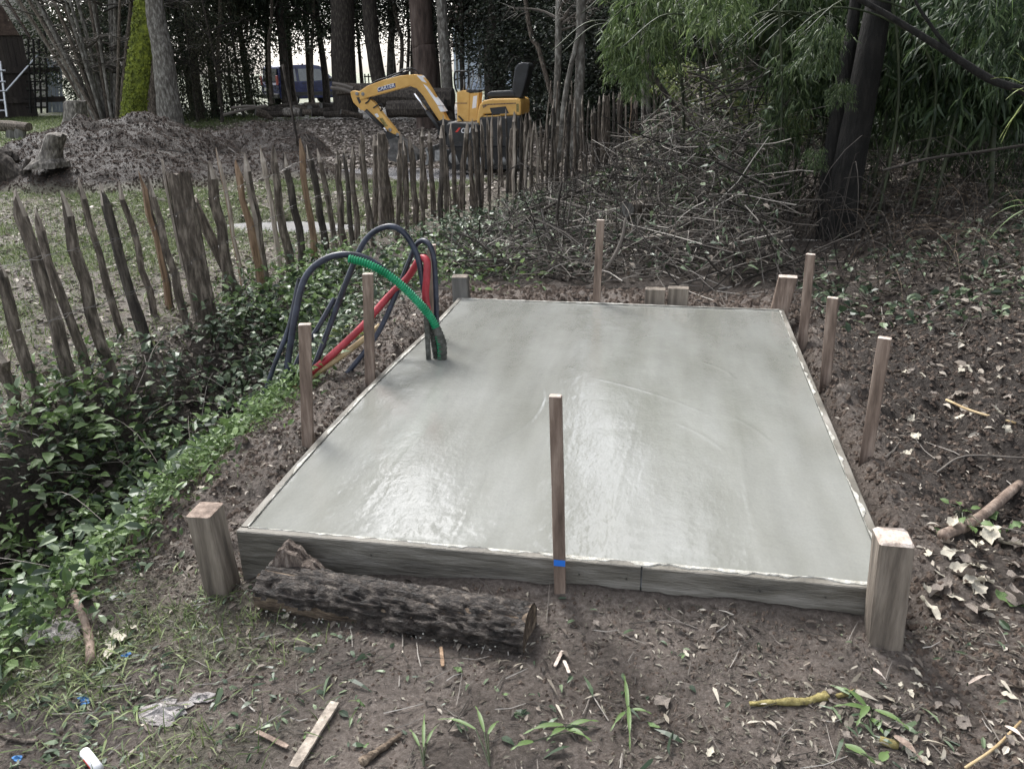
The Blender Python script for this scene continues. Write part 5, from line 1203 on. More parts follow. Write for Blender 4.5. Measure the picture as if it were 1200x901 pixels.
br('dark limb slanting down right from behind the bamboo leaves into the brush pile', 6.8, [(755, 70), (772, 98), (795, 130), (830, 168)], .03, .018, 'dark_bark')
br('straight pale branch slanting up right through the brush pile', 5.8, [(846, 198), (880, 160), (915, 128), (940, 102)], .010, .004)
br('pale curved stick rising behind the far edge stake', 3.6, [(710, 316), (722, 296), (730, 275), (733, 256)], .013, .009)
br('pale forked twig lying low in front of the brush pile', 3.9, [(712, 322), (745, 318), (775, 312), (795, 296)], .008, .004)
br('mossy pale branch lying across the middle of the brush pile', 5.4, [(640, 232), (690, 245), (742, 250), (800, 244)], .012, .006)
br('bare twig curving down on the right side of the brush pile', 4.6, [(905, 240), (880, 250), (862, 268), (858, 290)], .006, .003)
br('grey branch lying level at the top of the brush pile', 6.6, [(720, 190), (770, 196), (830, 190), (900, 178)], .013, .007)
br('grey branch crossing the right of the brush pile', 5.0, [(800, 262), (850, 240), (890, 215), (925, 205)], .010, .005)
br('thin dark bough lying level above the brush pile', 7.2, [(770, 130), (830, 128), (870, 120), (905, 112)], .012, .006, 'twig')
logw('log', 'thick sawn log end poking out of the brush pile, pinkish cut face', P(736, 246, 4.6), P(764, 240, 5.2), .06, 'bark')

# ================================================================ GROUND COVER AND LITTER
outside = lambda x, y: sst(0, -.4, x-fence_x(y))
def ditch_p(x, y): return np.exp(-((x+2.1)/.62)**4)*sst(4.6, 3.8, y)*sst(-2.8, -2.2, y)
# ivy and bramble in the ditch and along the fence
def ivy_p(x, y):
    n = fbm(x, y, 200, 2.2, 3); p = ditch_p(x, y)*sst(.34, .46, n)*(1-.85*np.exp(-((y-.95)/.42)**2-((x+1.82)/.2)**2))*(1-.6*sst(.2, -.6, y)*np.exp(-((x+1.95)/.25)**2))
    strip = sst(3.2, 3.8, y)*sst(.0, .2, x-fence_x(y))*sst(9.5, 8, y)*np.clip(1-(x-fence_x(y)-.2)/1.7, 0, 1)
    strip2 = sst(1.2, 2.2, y)*sst(3.6, 3.1, y)*sst(-1.45, -1.7, x)*sst(.0, .2, x-fence_x(y))
    return np.maximum.reduce([p, strip*sst(.3, .45, n), strip2*sst(.3, .45, n)])
def leaves(name, n, box, prob, Lr, T, mt, hz, pitch=(0, .5), roll=.6, asp=.75):
    x, y = sample(n, *box, lambda a, b: prob(a, b)*notslab(a, b)); m = len(x); z = H(x, y)+rng.random(m)**1.3*hz
    L = rng.uniform(*Lr, m); v, f = scatter(T, np.stack([x, y, z], -1), rng.uniform(0, 6.28, m), rng.normal(pitch[0], pitch[1], m), rng.normal(0, roll, m), L, L*asp*rng.uniform(.5, 1.2, m))
    return mesh_np(name, v, f, M[mt])
tag(leaves('ivy', 46000, (-2.75, .3, -2, 9.6), ivy_p, (.03, .07), T_LEAF, 'ivy', .22), 'dark green ivy and bramble leaves filling the ditch below the fence', 'ivy', kind='stuff')
tag(leaves('green_weeds', 9000, (-2.0, .2, 3.3, 7.2), lambda x, y: sst(.5, .6, fbm(x, y, 210, 1.4, 2))*np.clip(1-(x-fence_x(y)-.6)/1.6, 0, 1)*(x > fence_x(y)+.2), (.03, .07), T_LEAF, 'weed', .16, (.2, .4)), 'fresh green leaves growing between the fence and the brush pile', 'weeds', kind='stuff')
def edge_p(x, y):
    xe = np.interp(y, [-2, -.3, .3, 1.4, 2.0], [-1.60, -1.60, -1.62, -1.56, -1.6]); return np.exp(-((x-xe)/.15)**2)*sst(2.0, 1.5, y)
tag(leaves('edge_weeds', 19000, (-2.0, -1.2, -1.6, 2.0), edge_p, (.018, .052), T_LEAF, 'weed', .13, (.25, .5), asp=.6), 'bright green low weeds along the near edge of the ditch', 'weeds', kind='stuff')
tag(leaves('bank_ivy', 4500, (1.2, 4.6, 2.2, 6.0), lambda x, y: sst(.42, .56, fbm(x, y, 220, 1.2, 3))*sst(2.6, 3.4, y+.4*x-.6), (.03, .07), T_LEAF, 'ivy', .1), 'dark ivy creeping over the ground below the twin trunk', 'ivy', kind='stuff')
# grass
def blades(name, n, box, prob, Lr, w, mt='grass'):
    x, y = sample(n, *box, lambda a, b: prob(a, b)*notslab(a, b)); m = len(x); z = H(x, y)-.003
    L = rng.uniform(*Lr, m); v, f = scatter(T_BLADE, np.stack([x, y, z], -1), rng.uniform(0, 6.28, m), rng.uniform(.3, 1.4, m), rng.normal(0, .5, m), L, w)
    return mesh_np(name, v, f, M[mt])
def g_front(x, y):
    return np.maximum(zones(x, y)[0]*sst(-.3, -.7, x)*sst(.1, -.2, y)*1.0, edge_p(x, y)*.8)
tag(blades('grass', 42000, (-2.0, 0.2, -1.5, 1.8), g_front, (.02, .085), .0035), 'trampled short grass in the left foreground', 'grass', kind='stuff')
def g_out(x, y): return np.clip(zones(x, y)[0]*1.3+.12, 0, 1)*(x < fence_x(y)+.15)*(mound(x, y) < .01)*(((x+3.75)/.85)**2+((y-6.3)/.42)**2 > .8)
tag(blades('meadow_grass', 170000, (-9.5, -2.3, .5, 10.5), g_out, (.03, .09), .006), 'patchy green grass on the far side of the fence', 'grass', kind='stuff')
tag(blades('lawn_grass', 60000, (-24, -12, 12, 28), g_out, (.04, .12), .016), 'green lawn in front of the shed', 'grass', kind='stuff')
# dead leaves
tag(litter('leaf_litter', 60000, -16, 1.5, 6.5, 25, lambda x, y: outside(x, y)*(.18+.8*sst(9, 12, y))*(1-.8*sst(-12.5, -13.5, x))*(mound(x, y) < .02)*(((x+4.1)/1.5)**2+((y-10.9)/1.1)**2 > .8), (.05, .12), T_RHOMB, M['dead_leaf_far'], .35, .01, asp=.7), 'pale dead leaves covering the clearing behind the fence', 'dead leaves', kind='stuff')
tag(litter('leaf_litter', 12000, -7.5, -2.3, .3, 8, lambda x, y: outside(x, y)*.8*(((x+3.75)/.85)**2+((y-6.3)/.42)**2 > .8), (.03, .08), T_LEAF, M['dead_leaf'], .35), 'dead leaves in the grass on the far side of the fence', 'dead leaves', kind='stuff')
tag(litter('leaf_litter', 26000, -.8, 6, 2.9, 9.5, lambda x, y: .9*sst(3.1, 3.9, y+.25*np.abs(x))*(x > fence_x(y)+.4)*(.12+.88*sst(1.2, 2.2, x)), (.025, .08), T_LEAF, M['dead_leaf'], .4, .01), 'dead leaves under the brush pile and the bamboo', 'dead leaves', kind='stuff')
tag(litter('leaf_litter', 7000, 1.15, 4.5, -1.4, 3.8, lambda x, y: sst(1.3, 2.3, x+.9*(fbm(x, y, 230, 1.5, 2)-.5)+.25*sst(.6, -.8, y))*.75+.03, (.02, .075), T_LEAF, M['dead_leaf'], .35), 'dead leaves lying on the dark soil right of the slab', 'dead leaves', kind='stuff')
tag(litter('leaf_litter', 1500, -1.9, 1.5, -1.4, .1, lambda x, y: .18+.55*sst(.5, .62, fbm(x, y, 240, 2.2, 3))+.3*sst(0, -1, x), (.012, .04), T_LEAF, M['dead_leaf'], .3, asp=.45), 'small bits of dead leaf trodden into the mud in front of the slab', 'dead leaves', kind='stuff')
tag(litter('leaf_bits', 4200, -1.9, 1.5, -1.4, .1, lambda x, y: .06+.7*sst(.52, .64, fbm(x, y, 250, 2.6, 3))*sst(.6, -1.0, x), (.015, .045), T_LEAF, M['weed' if False else 'ivy'], .3, asp=.4), 'torn green leaf bits trodden into the mud', 'leaf bits', kind='stuff')
tag(litter('leaf_bits', 1500, -1.6, -1.0, 0, 2.9, lambda x, y: .5+0*x, (.015, .045), T_LEAF, M['dead_leaf'], .3, asp=.5), 'leaf bits on the soil strip left of the slab', 'leaf bits', kind='stuff')
tag(litter('ditch_litter', 5000, -2.7, -1.6, -1.5, 4, lambda x, y: .8+0*x, (.02, .06), T_LEAF, M['dead_leaf'], .5, .02, asp=.6), 'dead leaves lying in the ditch', 'dead leaves', kind='stuff')
# twigs on the ground
def ground_twigs(name, n, box, prob, Lr, rr, mt, label):
    x, y = sample(n, *box, lambda a, b: prob(a, b)*notslab(a, b)); m = MB()
    for a, b in zip(x, y):
        an = U(0, 3.14); L = U(*Lr); dx, dy = math.cos(an)*L/2, math.sin(an)*L/2; r = U(*rr)
        pts = []
        for q in (-1, 0, 1):
            X, Y = a+dx*q, b+dy*q+(L*U(-.08, .08) if q == 0 else 0); pts.append((X, Y, float(H(X, Y))+r+.002+(U(0, .012) if q else .004)))
        m.tube(pts, [r, r*.9, r*.5], 4, cap=False)
    tag(m.build(name, M[mt]), label, 'twigs', kind='stuff')
one = lambda x, y: 1+0*x
ground_twigs('twig_litter', 420, (-1.8, 1.6, -1.3, .05), one, (.03, .14), (.0008, .0024), 'stick', 'thin pale twigs and stalks lying on the mud in front of the slab')
ground_twigs('twig_litter', 260, (1.1, 3.6, -1.2, 3.4), lambda x, y: sst(1.1, 1.9, x)*.9+.15, (.06, .3), (.001, .004), 'stick', 'thin pale twigs lying on the dark soil right of the slab')
ground_twigs('twig_litter', 500, (-.6, 5, 3.2, 9), one, (.1, .6), (.002, .006), 'stick', 'twigs strewn on the floor of the wood')
ground_twigs('twig_litter', 170, (-2.7, -1.6, -1, 4), one, (.08, .35), (.001, .003), 'stick', 'dry stalks strewn in the ditch')
# clods of soil
def clods(name, n, box, prob, sr, label, mt='soil_clod'):
    x, y = sample(n, *box, lambda a, b: prob(a, b)*notslab(a, b)); m = len(x); z = H(x, y)
    base = np.array([(1, 0, -.2), (.3, .95, -.1), (-.8, .6, -.2), (-.8, -.6, -.15), (.3, -.95, -.2), (.25, .1, .75), (-.3, -.2, .6)], float)
    fc = np.array([(0, 1, 5), (1, 2, 5), (2, 6, 5), (2, 3, 6), (3, 4, 6), (4, 5, 6), (4, 0, 5)])
    s_ = rng.uniform(*sr, m)**1; J = rng.normal(1, .22, (m, 7, 3)); a = rng.uniform(0, 6.28, m)
    B = base[None]*J*s_[:, None, None]; X = B[..., 0]*np.cos(a)[:, None]-B[..., 1]*np.sin(a)[:, None]; Y = B[..., 0]*np.sin(a)[:, None]+B[..., 1]*np.cos(a)[:, None]
    V = np.stack([X+x[:, None], Y+y[:, None], B[..., 2]+z[:, None]], -1).reshape(-1, 3)
    Fq = (fc[None]+(np.arange(m)*7)[:, None, None]).reshape(-1, 3)
    tag(mesh_np(name, V, [Fq], M[mt], smooth=False), label, 'soil', kind='stuff')
clods('soil_crumbs', 15000, (-1.9, 1.9, -1.35, .1), lambda x, y: .2+.5*sst(.5, .62, fbm(x, y, 260, 3, 2))+.6*sst(-.25, 0, y), (.002, .0075), 'crumbs of wet soil in front of the slab')
clods('soil_crumbs', 16000, (1.0, 3.4, -.5, 3.6), one, (.003, .015), 'dark lumps of soil on the bank right of the slab')
clods('soil_crumbs', 3500, (-1.6, -1.0, 0, 3.2), one, (.003, .014), 'soil crumbs on the strip left of the slab')
clods('soil_crumbs', 2500, (-1.2, 1.2, 2.9, 3.6), one, (.006, .024), 'loose soil lumps behind the slab')
clods('soil_crumbs', 60000, (-12.6, -4.6, 6.8, 15), lambda x, y: (mound(x, y) > .004)*1.0, (.006, .02), 'clods on the earth heaps beyond the fence', 'heap_soil')
ground_twigs('heap_roots', 60, (-12, -6, 9, 14), lambda x, y: (mound(x, y) > .05)*1.0, (.2, .6), (.006, .014), 'stick', 'pale roots and leaves poking out of the earth heap')

# ================================================================ FOREGROUND THINGS
def onG(px, py, dz=0.0): g = G(px, py); g[2] = float(H(g[0], g[1]))+dz; return g
def gstick(name, label, pts, r0, r1, mt, cat='stick', n=9, wob=.08, lift=0, flat=False):
    m = MB(); pth = spline([onG(a, b, r0*.8+lift) for a, b in pts], 5); m.tube(pth, list(np.linspace(r0, r1, len(pth))), n, wob=wob)
    return tag(m.build(name, M[mt], smooth=True), label, cat)
gstick('stick', 'bent grey brown stick lying upright in the left foreground below the weeds', [(77, 658), (88, 700), (103, 740), (107, 780)], .011, .015, 'stake', wob=.12)
gstick('cut_branch', 'thick peeled branch end lying on the leaves right of the near right post', [(1104, 632), (1145, 610), (1192, 580)], .020, .017, 'stake', lift=.004)
gstick('stick', 'thin yellowish curved stick on the dark soil right of the slab', [(1108, 473), (1140, 486), (1190, 498)], .006, .005, 'tan', lift=.01)
gstick('stick', 'short straight pale stalk on the soil below the yellowish curved stick', [(1097, 556), (1130, 540), (1200, 538)], .004, .003, 'stick', lift=.005)
gstick('stick', 'dark stick lying in the grass at the lower left edge', [(-5, 862), (20, 868), (45, 869)], .006, .005, 'bark')
gstick('stick', 'slim straight stalk crossing the lower right corner', [(1130, 905), (1165, 880), (1195, 850)], .0035, .003, 'tan', lift=.012)
gstick('rotten_stick', 'crumbling yellow green lichened stick at the bottom edge', [(424, 898), (445, 882), (470, 864)], .011, .006, 'rot', wob=.25)
gstick('black_pipe_offcut', 'short offcut of black pipe lying by the weeds left of the slab', [(180, 571), (190, 586), (201, 600)], .006, .006, 'hose', 'pipe')
# plank scrap
def scrap(name, label, a, b, w, th, mt, cat):
    A, B = onG(*a, th+.004), onG(*b, th+.006); d_ = (B-A)/np.linalg.norm(B-A); s_ = np.cross(d_, (0, 0, 1)); s_ /= np.linalg.norm(s_)
    n = 8; V = []
    for i in range(n+1):
        q = i/n; c = A+(B-A)*q; ww = w/2*(1+U(-.12, .12))*(1 if 0 < i < n else .8)
        for k, h in ((-1, -th/2), (1, -th/2), (1, th/2), (-1, th/2)): V.append(c+s_*k*ww+np.array([0, 0, h+U(-.0006, .0006)]))
    Fl = [(i*4+j, i*4+(j+1) % 4, (i+1)*4+(j+1) % 4, (i+1)*4+j) for i in range(n) for j in range(4)]+[(3, 2, 1, 0), tuple(range(n*4, n*4+4))]
    return tag(MB().add(V, Fl).build(name, M[mt]), label, cat)
scrap('wood_splinter', 'long weathered strip of split wood pointing out of the bottom edge', (393, 828), (345, 908), .026, .008, 'pale_wood', 'wood strip')
scrap('wood_chip', 'small orange wood chip on the mud below the log', (517, 762), (519, 784), .01, .003, 'orange_wood', 'wood chip')
scrap('wood_chip', 'longer of the two pale narrow chips on the mud right of the log end', (659, 765), (650, 785), .009, .002, 'stake_end', 'wood chip')
scrap('wood_chip', 'shorter of the two pale narrow chips on the mud right of the log end', (661, 776), (667, 792), .009, .002, 'stake_end', 'wood chip')
scrap('wood_chip', 'small splintered chip beside the weathered strip at the bottom', (302, 862), (338, 880), .012, .004, 'stake', 'wood chip')
scrap('wood_chip', 'pale upright chip on the soil bank right of the slab', (1097, 519), (1097, 530), .012, .004, 'stake_end', 'wood chip')
# white tube with red band
a, b = onG(101, 887, .014), onG(117, 908, .014); t_ = empty('glue_tube', a, 'white tube with a red band at the bottom left edge', 'tube')
MB().tube([a, b], .0125, 14).build('tube_body', M['white'], t_, True, world=True)
MB().tube([a+(b-a)*.35+np.array([-.010, -.002, -.001]), a+(b-a)*.9+np.array([-.010, -.002, -.001])], .006, 8).build('red_band', M['red'], t_, True, world=True)
def rag(label, px, py, r, seed, mt='blue_rag', name='plastic_scrap', cat='scrap', h=.008, n=12):
    c = onG(px, py, .004); rs = np.random.default_rng(seed); V = [(c[0], c[1], c[2]+h)]
    k = 3
    for j in range(1, k+1):
        for i in range(n):
            a = 6.283*i/n; q = r*j/k*(1+.45*(rs.random()-.5)); V.append((c[0]+math.cos(a)*q*1.3, c[1]+math.sin(a)*q*.8, float(H(c[0]+math.cos(a)*q*1.3, c[1]+math.sin(a)*q*.8))+.003+h*rs.random()*(1.1-j/k)))
    Fl = [(0, 1+i, 1+(i+1) % n) for i in range(n)]+[(1+j*n+i, 1+(j+1)*n+i, 1+(j+1)*n+(i+1) % n, 1+j*n+(i+1) % n) for j in range(k-1) for i in range(n)]
    return tag(MB().add(V, Fl).build(name, M[mt], smooth=False), label, cat)
rag('bright blue scrap of plastic in the grass at lower left', 97, 826, .017, 3)
rag('small blue scrap beside the pale leaves, below the bent stick', 148, 768, .011, 4)
rag('small blue scrap nearest the bottom left corner', 20, 886, .012, 5)
rag('pale crusty cement splash in the left foreground', 190, 838, .058, 6, 'spill', 'cement_splash', 'cement splash', .02, 22)
rag('smaller pale cement splash right of the larger crusty one', 238, 822, .026, 7, 'spill', 'cement_splash', 'cement splash', .012, 16)
rag('pale grey trodden cement patch beside the bent stick', 58, 738, .075, 8, 'spill', 'cement_splash', 'cement splash', .006, 20)
# yellow culm pieces and sprigs
gstick('bamboo_root_piece', 'knobbly yellow bamboo root piece lying among leaves at the lower right', [(878, 829), (915, 829), (945, 828), (968, 822)], .006, .012, 'twine', 'bamboo piece', wob=.3)
gstick('bamboo_root_piece', 'short yellow bamboo stub right of the longer knobbly piece', [(980, 821), (1002, 812)], .006, .008, 'twine', 'bamboo piece', wob=.1)
gstick('bamboo_root_piece', 'fat yellow bamboo shoot base at the bottom right with a brown sheath', [(1030, 872), (1052, 878)], .010, .011, 'twine', 'bamboo piece', wob=.15)
def gsprig(label, base, tips, W_=.011, mt='bamboo_leaf', name='bamboo_sprig', hz=.02):
    b = onG(*base, .008); T_ = []
    for a, c in tips: p0 = onG(*a, .01+U(0, hz)); p1 = onG(*c, .006+U(0, hz)); T_.append((p0, p1))
    sprig(name, label, b, T_, 0, W_, mt)
gsprig('upright green bamboo sprig left of the middle at the bottom edge', (497, 905), [((497, 885), (498, 842)), ((492, 880), (480, 858)), ((500, 878), (512, 858))], .008, 'weed')
gsprig('bamboo sprig with a long pale leaf pointing left, bottom middle', (574, 902), [((558, 866), (512, 845)), ((568, 868), (557, 836)), ((572, 870), (585, 850))], .010, 'weed')
gsprig('flat green bamboo sprig with leaves pointing left and right, bottom middle', (690, 857), [((660, 857), (612, 866)), ((662, 858), (640, 876)), ((665, 857), (702, 849)), ((662, 857), (694, 872)), ((625, 880), (598, 893))], .016, 'weed')
gsprig('bamboo leaf standing like a dagger on the mud, bottom centre right', (736, 845), [((736, 836), (731, 790)), ((736, 836), (738, 884)), ((733, 838), (715, 862)), ((740, 836), (764, 842))], .011, 'weed')
gsprig('big dark green bamboo sprig with pale split leaves at the lower right', (1022, 836), [((1018, 836), (975, 834)), ((1016, 838), (1002, 858)), ((1024, 838), (1068, 862)), ((1015, 832), (985, 815)), ((1020, 846), (1034, 866))], .017, 'weed')
gsprig('green torn leaf with a white edge at the bottom right edge', (990, 885), [((988, 880), (1026, 903)), ((1030, 903), (1040, 888))], .022, 'weed')
for i, (a, b, c, d_, w, m_) in enumerate(((1045, 873, 1083, 899, .02, 'stake'), (1176, 853, 1202, 876, .014, 'stake_end'), (1133, 805, 1160, 799, .01, 'stake_end'), (1021, 791, 1038, 800, .012, 'stake_end'))):
    gsprig(['brown papery bamboo sheath at the bottom right', 'pale straw coloured leaf blade in the lower right corner', 'narrow pale leaf lying right of the near right post', 'small pale folded leaf in front of the near right post'][i], (a, b), [((a, b), (c, d_))], w, m_, 'fallen_leaf')
# individually visible fallen leaves
tm = {}
def leafobj(px, py, L, wr, mt, label, rz=None, g=None, tilt=.2):
    k = random.randrange(4)
    if (k, mt) not in tm:
        V = []; n = 8; r = np.random.default_rng(k)
        for i in range(n+1):
            q = i/n; w = .5*math.sin(min(1, q*1.05+.02)*math.pi)**.75*(1+.75*(r.random()-.5)); z = .08*math.sin(q*3+k)
            V += [(q-.5, -w, z+.12*r.random()), (q-.5, 0, z), (q-.5, w, z+.12*r.random())]
        o_ = MB().add(V, [(i*3+j, (i+1)*3+j, (i+1)*3+j+1, i*3+j+1) for i in range(n) for j in (0, 1)]).build('fallen_leaf', M[mt], smooth=True); tm[(k, mt)] = o_.data; bpy.data.objects.remove(o_)
    o = bpy.data.objects.new('fallen_leaf', tm[(k, mt)]); COL.objects.link(o); c = onG(px, py, .008); o.location = c
    o.scale = (L, L*wr, L*U(.8, 2.4)); o.rotation_euler = (U(-tilt, tilt), U(-tilt, tilt), U(0, 6.28) if rz is None else rz); tag(o, label, 'leaf', g)
M['leaf_tan'] = mat('fallen_leaf_tan', [(.11, .09, .075), (.20, .17, .145), (.34, .30, .26)], 30, .7, .4, 90, transl=.1)
M['leaf_pale'] = mat('fallen_leaf_pale', [(.36, .32, .25), (.5, .46, .37), (.62, .58, .5)], 30, .65, .4, 90, transl=.1)
M['leaf_green'] = mat('fallen_leaf_green', [(.06, .11, .04), (.12, .19, .07), (.2, .28, .12)], 30, .5, .3, 90, transl=.2)
leafobj(774, 822, .052, .8, 'leaf_tan', 'curled pinkish brown leaf on the mud, bottom centre right')
leafobj(832, 881, .04, .4, 'leaf_pale', 'narrow pale leaf alone on the mud near the bottom edge', 1.2)
leafobj(804, 770, .032, .35, 'leaf_pale', 'narrow pale leaf alone on the mud below the front board', -1.1)
leafobj(1033, 848, .06, .55, 'leaf_tan', 'jagged pale brown leaf beside the big bamboo sprig')
leafobj(1128, 850, .055, .6, 'leaf_tan', 'folded pinkish leaf near the lower right corner')
leafobj(1120, 824, .04, .6, 'leaf_tan', 'ochre curled leaf above the folded pinkish leaf')
leafobj(1182, 821, .04, .5, 'leaf_pale', 'small pale oval leaf at the lower right edge')
leafobj(699, 732, .03, .5, 'leaf_tan', 'small curled leaf at the foot of the blue marked stake')
leafobj(766, 851, .035, .5, 'leaf_green', 'pale green leaf lying right of the dagger shaped bamboo leaf')
for i, (px, py, L) in enumerate(((135, 745, .05), (142, 752, .055), (130, 757, .05), (157, 738, .03), (128, 768, .06))): leafobj(px, py, L, .5, 'leaf_pale', 'crumpled cream leaf in the small pile right of the bent stick', g='cream leaves right of the bent stick')
for px, py in ((148, 627), (158, 622), (213, 572), (224, 570), (235, 572), (187, 597), (208, 640), (335, 725), (345, 735)): leafobj(px, py, U(.035, .05), U(.4, .6), 'leaf_pale' if px % 2 else 'leaf_tan', 'pale leaf lying on the mud strip left of the near left post', g='pale leaves left of the near left post')
for i in range(40):
    px, py = U(1085, 1195), U(600, 720); leafobj(px, py, U(.05, .10), U(.35, .7), random.choice(['leaf_tan', 'leaf_tan', 'leaf_pale', 'leaf_pale', 'leaf_green']), 'large dead leaf in the drift of leaves at the right edge', g='large dead leaves in the drift at the right edge', tilt=.5)
for i in range(34):
    px, py = U(1060, 1198), U(390, 540); leafobj(px, py, U(.04, .07), U(.4, .7), random.choice(['leaf_tan', 'leaf_pale']), 'pale dead leaf on the dark soil bank right of the slab', g='pale dead leaves on the right soil bank', tilt=.5)
for i in range(30):
    px, py = U(900, 1195), U(785, 895); leafobj(px, py, U(.015, .045), U(.25, .6), random.choice(['leaf_tan', 'leaf_pale', 'leaf_tan']), 'small dead leaf on the mud in the right foreground', g='small dead leaves in the right foreground')
for i in range(30):
    px, py = U(150, 800), U(745, 895); leafobj(px, py, U(.010, .032), U(.2, .5), random.choice(['leaf_tan', 'leaf_pale', 'leaf_green']), 'small leaf on the mud in the middle foreground', g='small leaves in the middle foreground')
# broad leaved weeds in the ditch
def plant(label, px, py, n, Lr, hz, rad, mt='weed', name='leafy_weed', z=None, asp=.7, g=None, pitch=.25):
    b = G(px, py); b[2] = float(H(b[0], b[1])); root = empty(name, b, label, 'plant', g); m = MB(); Ps = []; yw = []
    for i in range(n):
        a = U(0, 6.28); r = rad*math.sqrt(random.random()); h = hz*(1-.6*r/rad)*U(.4, 1); e = b+np.array([math.cos(a)*r, math.sin(a)*r, h]); Ps.append(e); yw.append(a+U(-.5, .5))
        m.tube([b+np.array([U(-.01, .01), U(-.01, .01), -.01]), (b+e)/2+np.array([0, 0, .02]), e], .0018, 4, cap=False)
    m.build('stems', M['culm'], root, world=True)
    for i in range(n):
        L = U(*Lr); v, f = scatter(T_LEAF, np.array([Ps[i]]), np.array([yw[i]]), np.array([U(-.2, .6)*pitch*2]), np.array([U(-.5, .5)]), np.array([L]), np.array([L*asp]))
        mesh_np('leaf', v, f, M[mt], root, True, world=True)
plant('largest leafy weed with broad pale green leaves at the left end of the ditch', 82, 545, 34, (.05, .09), .26, .20)
plant('leafy weed with dull green leaves right of the largest one', 172, 500, 18, (.035, .06), .16, .14)
plant('leafy bramble rising against the foot of the fence by the thick split post', 250, 400, 26, (.035, .06), .2, .2, 'ivy')
plant('low broad leaved weed at the top of the ditch edge by the black pipes', 292, 478, 22, (.03, .055), .1, .12)
plant('bright low weed on the ditch edge left of the offcut of pipe', 110, 600, 22, (.03, .055), .09, .12)
plant('bright low weed clump at the lower left edge of the ditch', 45, 655, 26, (.03, .06), .09, .14)
plant('yellow green tuft of narrow leaves behind the nearest left stake', 405, 405, 16, (.06, .11), .12, .07, 'bamboo_light', asp=.16)
plant('bright green leafy clump left of the brush pile, below the long dark branch', 600, 305, 40, (.04, .07), .14, .3)
plant('leafy clump in the ivy beside the far left corner post', 505, 330, 26, (.04, .06), .14, .2)
plant('pale green weed at the edge of the leaf drift on the right', 1125, 608, 9, (.03, .045), .05, .07)
# dry vine loops in the ditch
for i, pts in enumerate((((150, 480), (175, 455), (185, 430), (195, 400)), ((100, 505), (130, 525), (150, 560)), ((170, 420), (176, 450), (190, 480)))):
    m = MB(); m.tube(spline([onG(a, b, .12 if 0 < k < len(pts)-1 else .02) for k, (a, b) in enumerate(pts)], 6), .003, 5)
    tag(m.build('dry_vine', M['stick'], smooth=True), ['dry pale stalk arching from the ditch to the foot of the fence', 'dry stalk curving down out of the largest leafy weed', 'dry pale stalk hanging over the bare soil of the ditch wall'][i], 'vine')
# pale blue building and field fence seen through gaps between the trunks
fb = empty('far_building', P(575, 95, 60), 'pale blue grey building glimpsed through the trees behind the excavator levers', 'building')
c = P(582, 78, 60); MB().box((c[0], 62, 2.2), (6.5, 3, 4.6)).build('wall', M['blue_sheet'], fb, world=True)
for i in range(8): MB().box((c[0]-3+i*.85, 60.45, 2.2), (.12, .08, 4.4)).build('batten', M['grey_wood'], fb, world=True)
MB().prism([(c[0]-3.6, 60.2, 4.5), (c[0]+3.6, 60.2, 4.5), (c[0]+3.6, 62, 5.6), (c[0]-3.6, 62, 5.6)], (0, 0, .15)).build('roof', M['rooftile'], fb, world=True)
wb = empty('sky_gap_sheet', P(872, 70, 30), 'pale sheet added for the white sky gap in the bamboo at the top', 'tent')  # pale sheet put in where bright sky shows through the bamboo
c = P(873, 55, 30); MB().prism([(c[0]-1.1, 30, .2), (c[0]+1.1, 30, .2), (c[0]+1.1, 30, 2.0), (c[0]+.2, 30, 3.4), (c[0]-1.1, 30, 2.3)], (0, 3, 0)).build('sheet', M['blue_sheet'], wb, world=True)
mf = empty('iron_fence', P(285, 120, 33), 'dark thin railing fence in front of the pale field behind the van', 'fence')
for i in [q for q in range(46) if q < 11 or q > 39]:
    p0 = P(262+i*4.2, 124, 33); MB().box((p0[0], 33, .45), (.04, .04, 1.5)).build('bar', M['dark_bark'], mf, world=True)
a, b = P(262, 124, 33), P(455, 124, 33)
for a, b in ((P(262, 124, 33), P(306, 124, 33)), (P(429, 124, 33), P(455, 124, 33))):
    for z_ in (.1, 1.1): MB().box(((a[0]+b[0])/2, 33, z_), (b[0]-a[0], .03, .05)).build('rail', M['dark_bark'], mf, world=True)
# fine broken bits: slivers of stalk and leaf pressed into the mud
def slivers(name, n, box, prob, Lr, wr, mt, label, tilt=.25):
    x, y = sample(n, *box, lambda a, b: prob(a, b)*notslab(a, b)); m = len(x); L = rng.uniform(*Lr, m)
    v, f = scatter(T_RHOMB, np.stack([x, y, H(x, y)+.003], -1), rng.uniform(0, 6.28, m), rng.normal(0, .12, m), rng.normal(0, tilt, m), L, L*rng.uniform(*wr, m))
    tag(mesh_np(name, v, f, M[mt]), label, 'plant bits', kind='stuff')
slivers('mulch', 26000, (-1.9, 1.7, -1.35, .1), lambda x, y: .3+.7*sst(.42, .6, fbm(x, y, 270, 2.4, 3)), (.005, .026), (.08, .4), 'mulch', 'fine broken bits of stalk and leaf trodden into the mud in front of the slab')
slivers('mulch', 16000, (1.0, 4.0, -1.2, 3.6), one, (.008, .035), (.1, .5), 'dead_leaf', 'fine broken bits of leaf on the soil bank right of the slab')
slivers('mulch', 5000, (-1.65, -1.0, -.1, 2.95), one, (.006, .024), (.1, .45), 'mulch', 'fine broken bits of leaf on the soil strip left of the slab')
slivers('mulch', 9000, (-2.9, -1.5, -1.5, 4.2), one, (.01, .045), (.1, .5), 'dead_leaf', 'fine dry bits on the banks of the ditch')

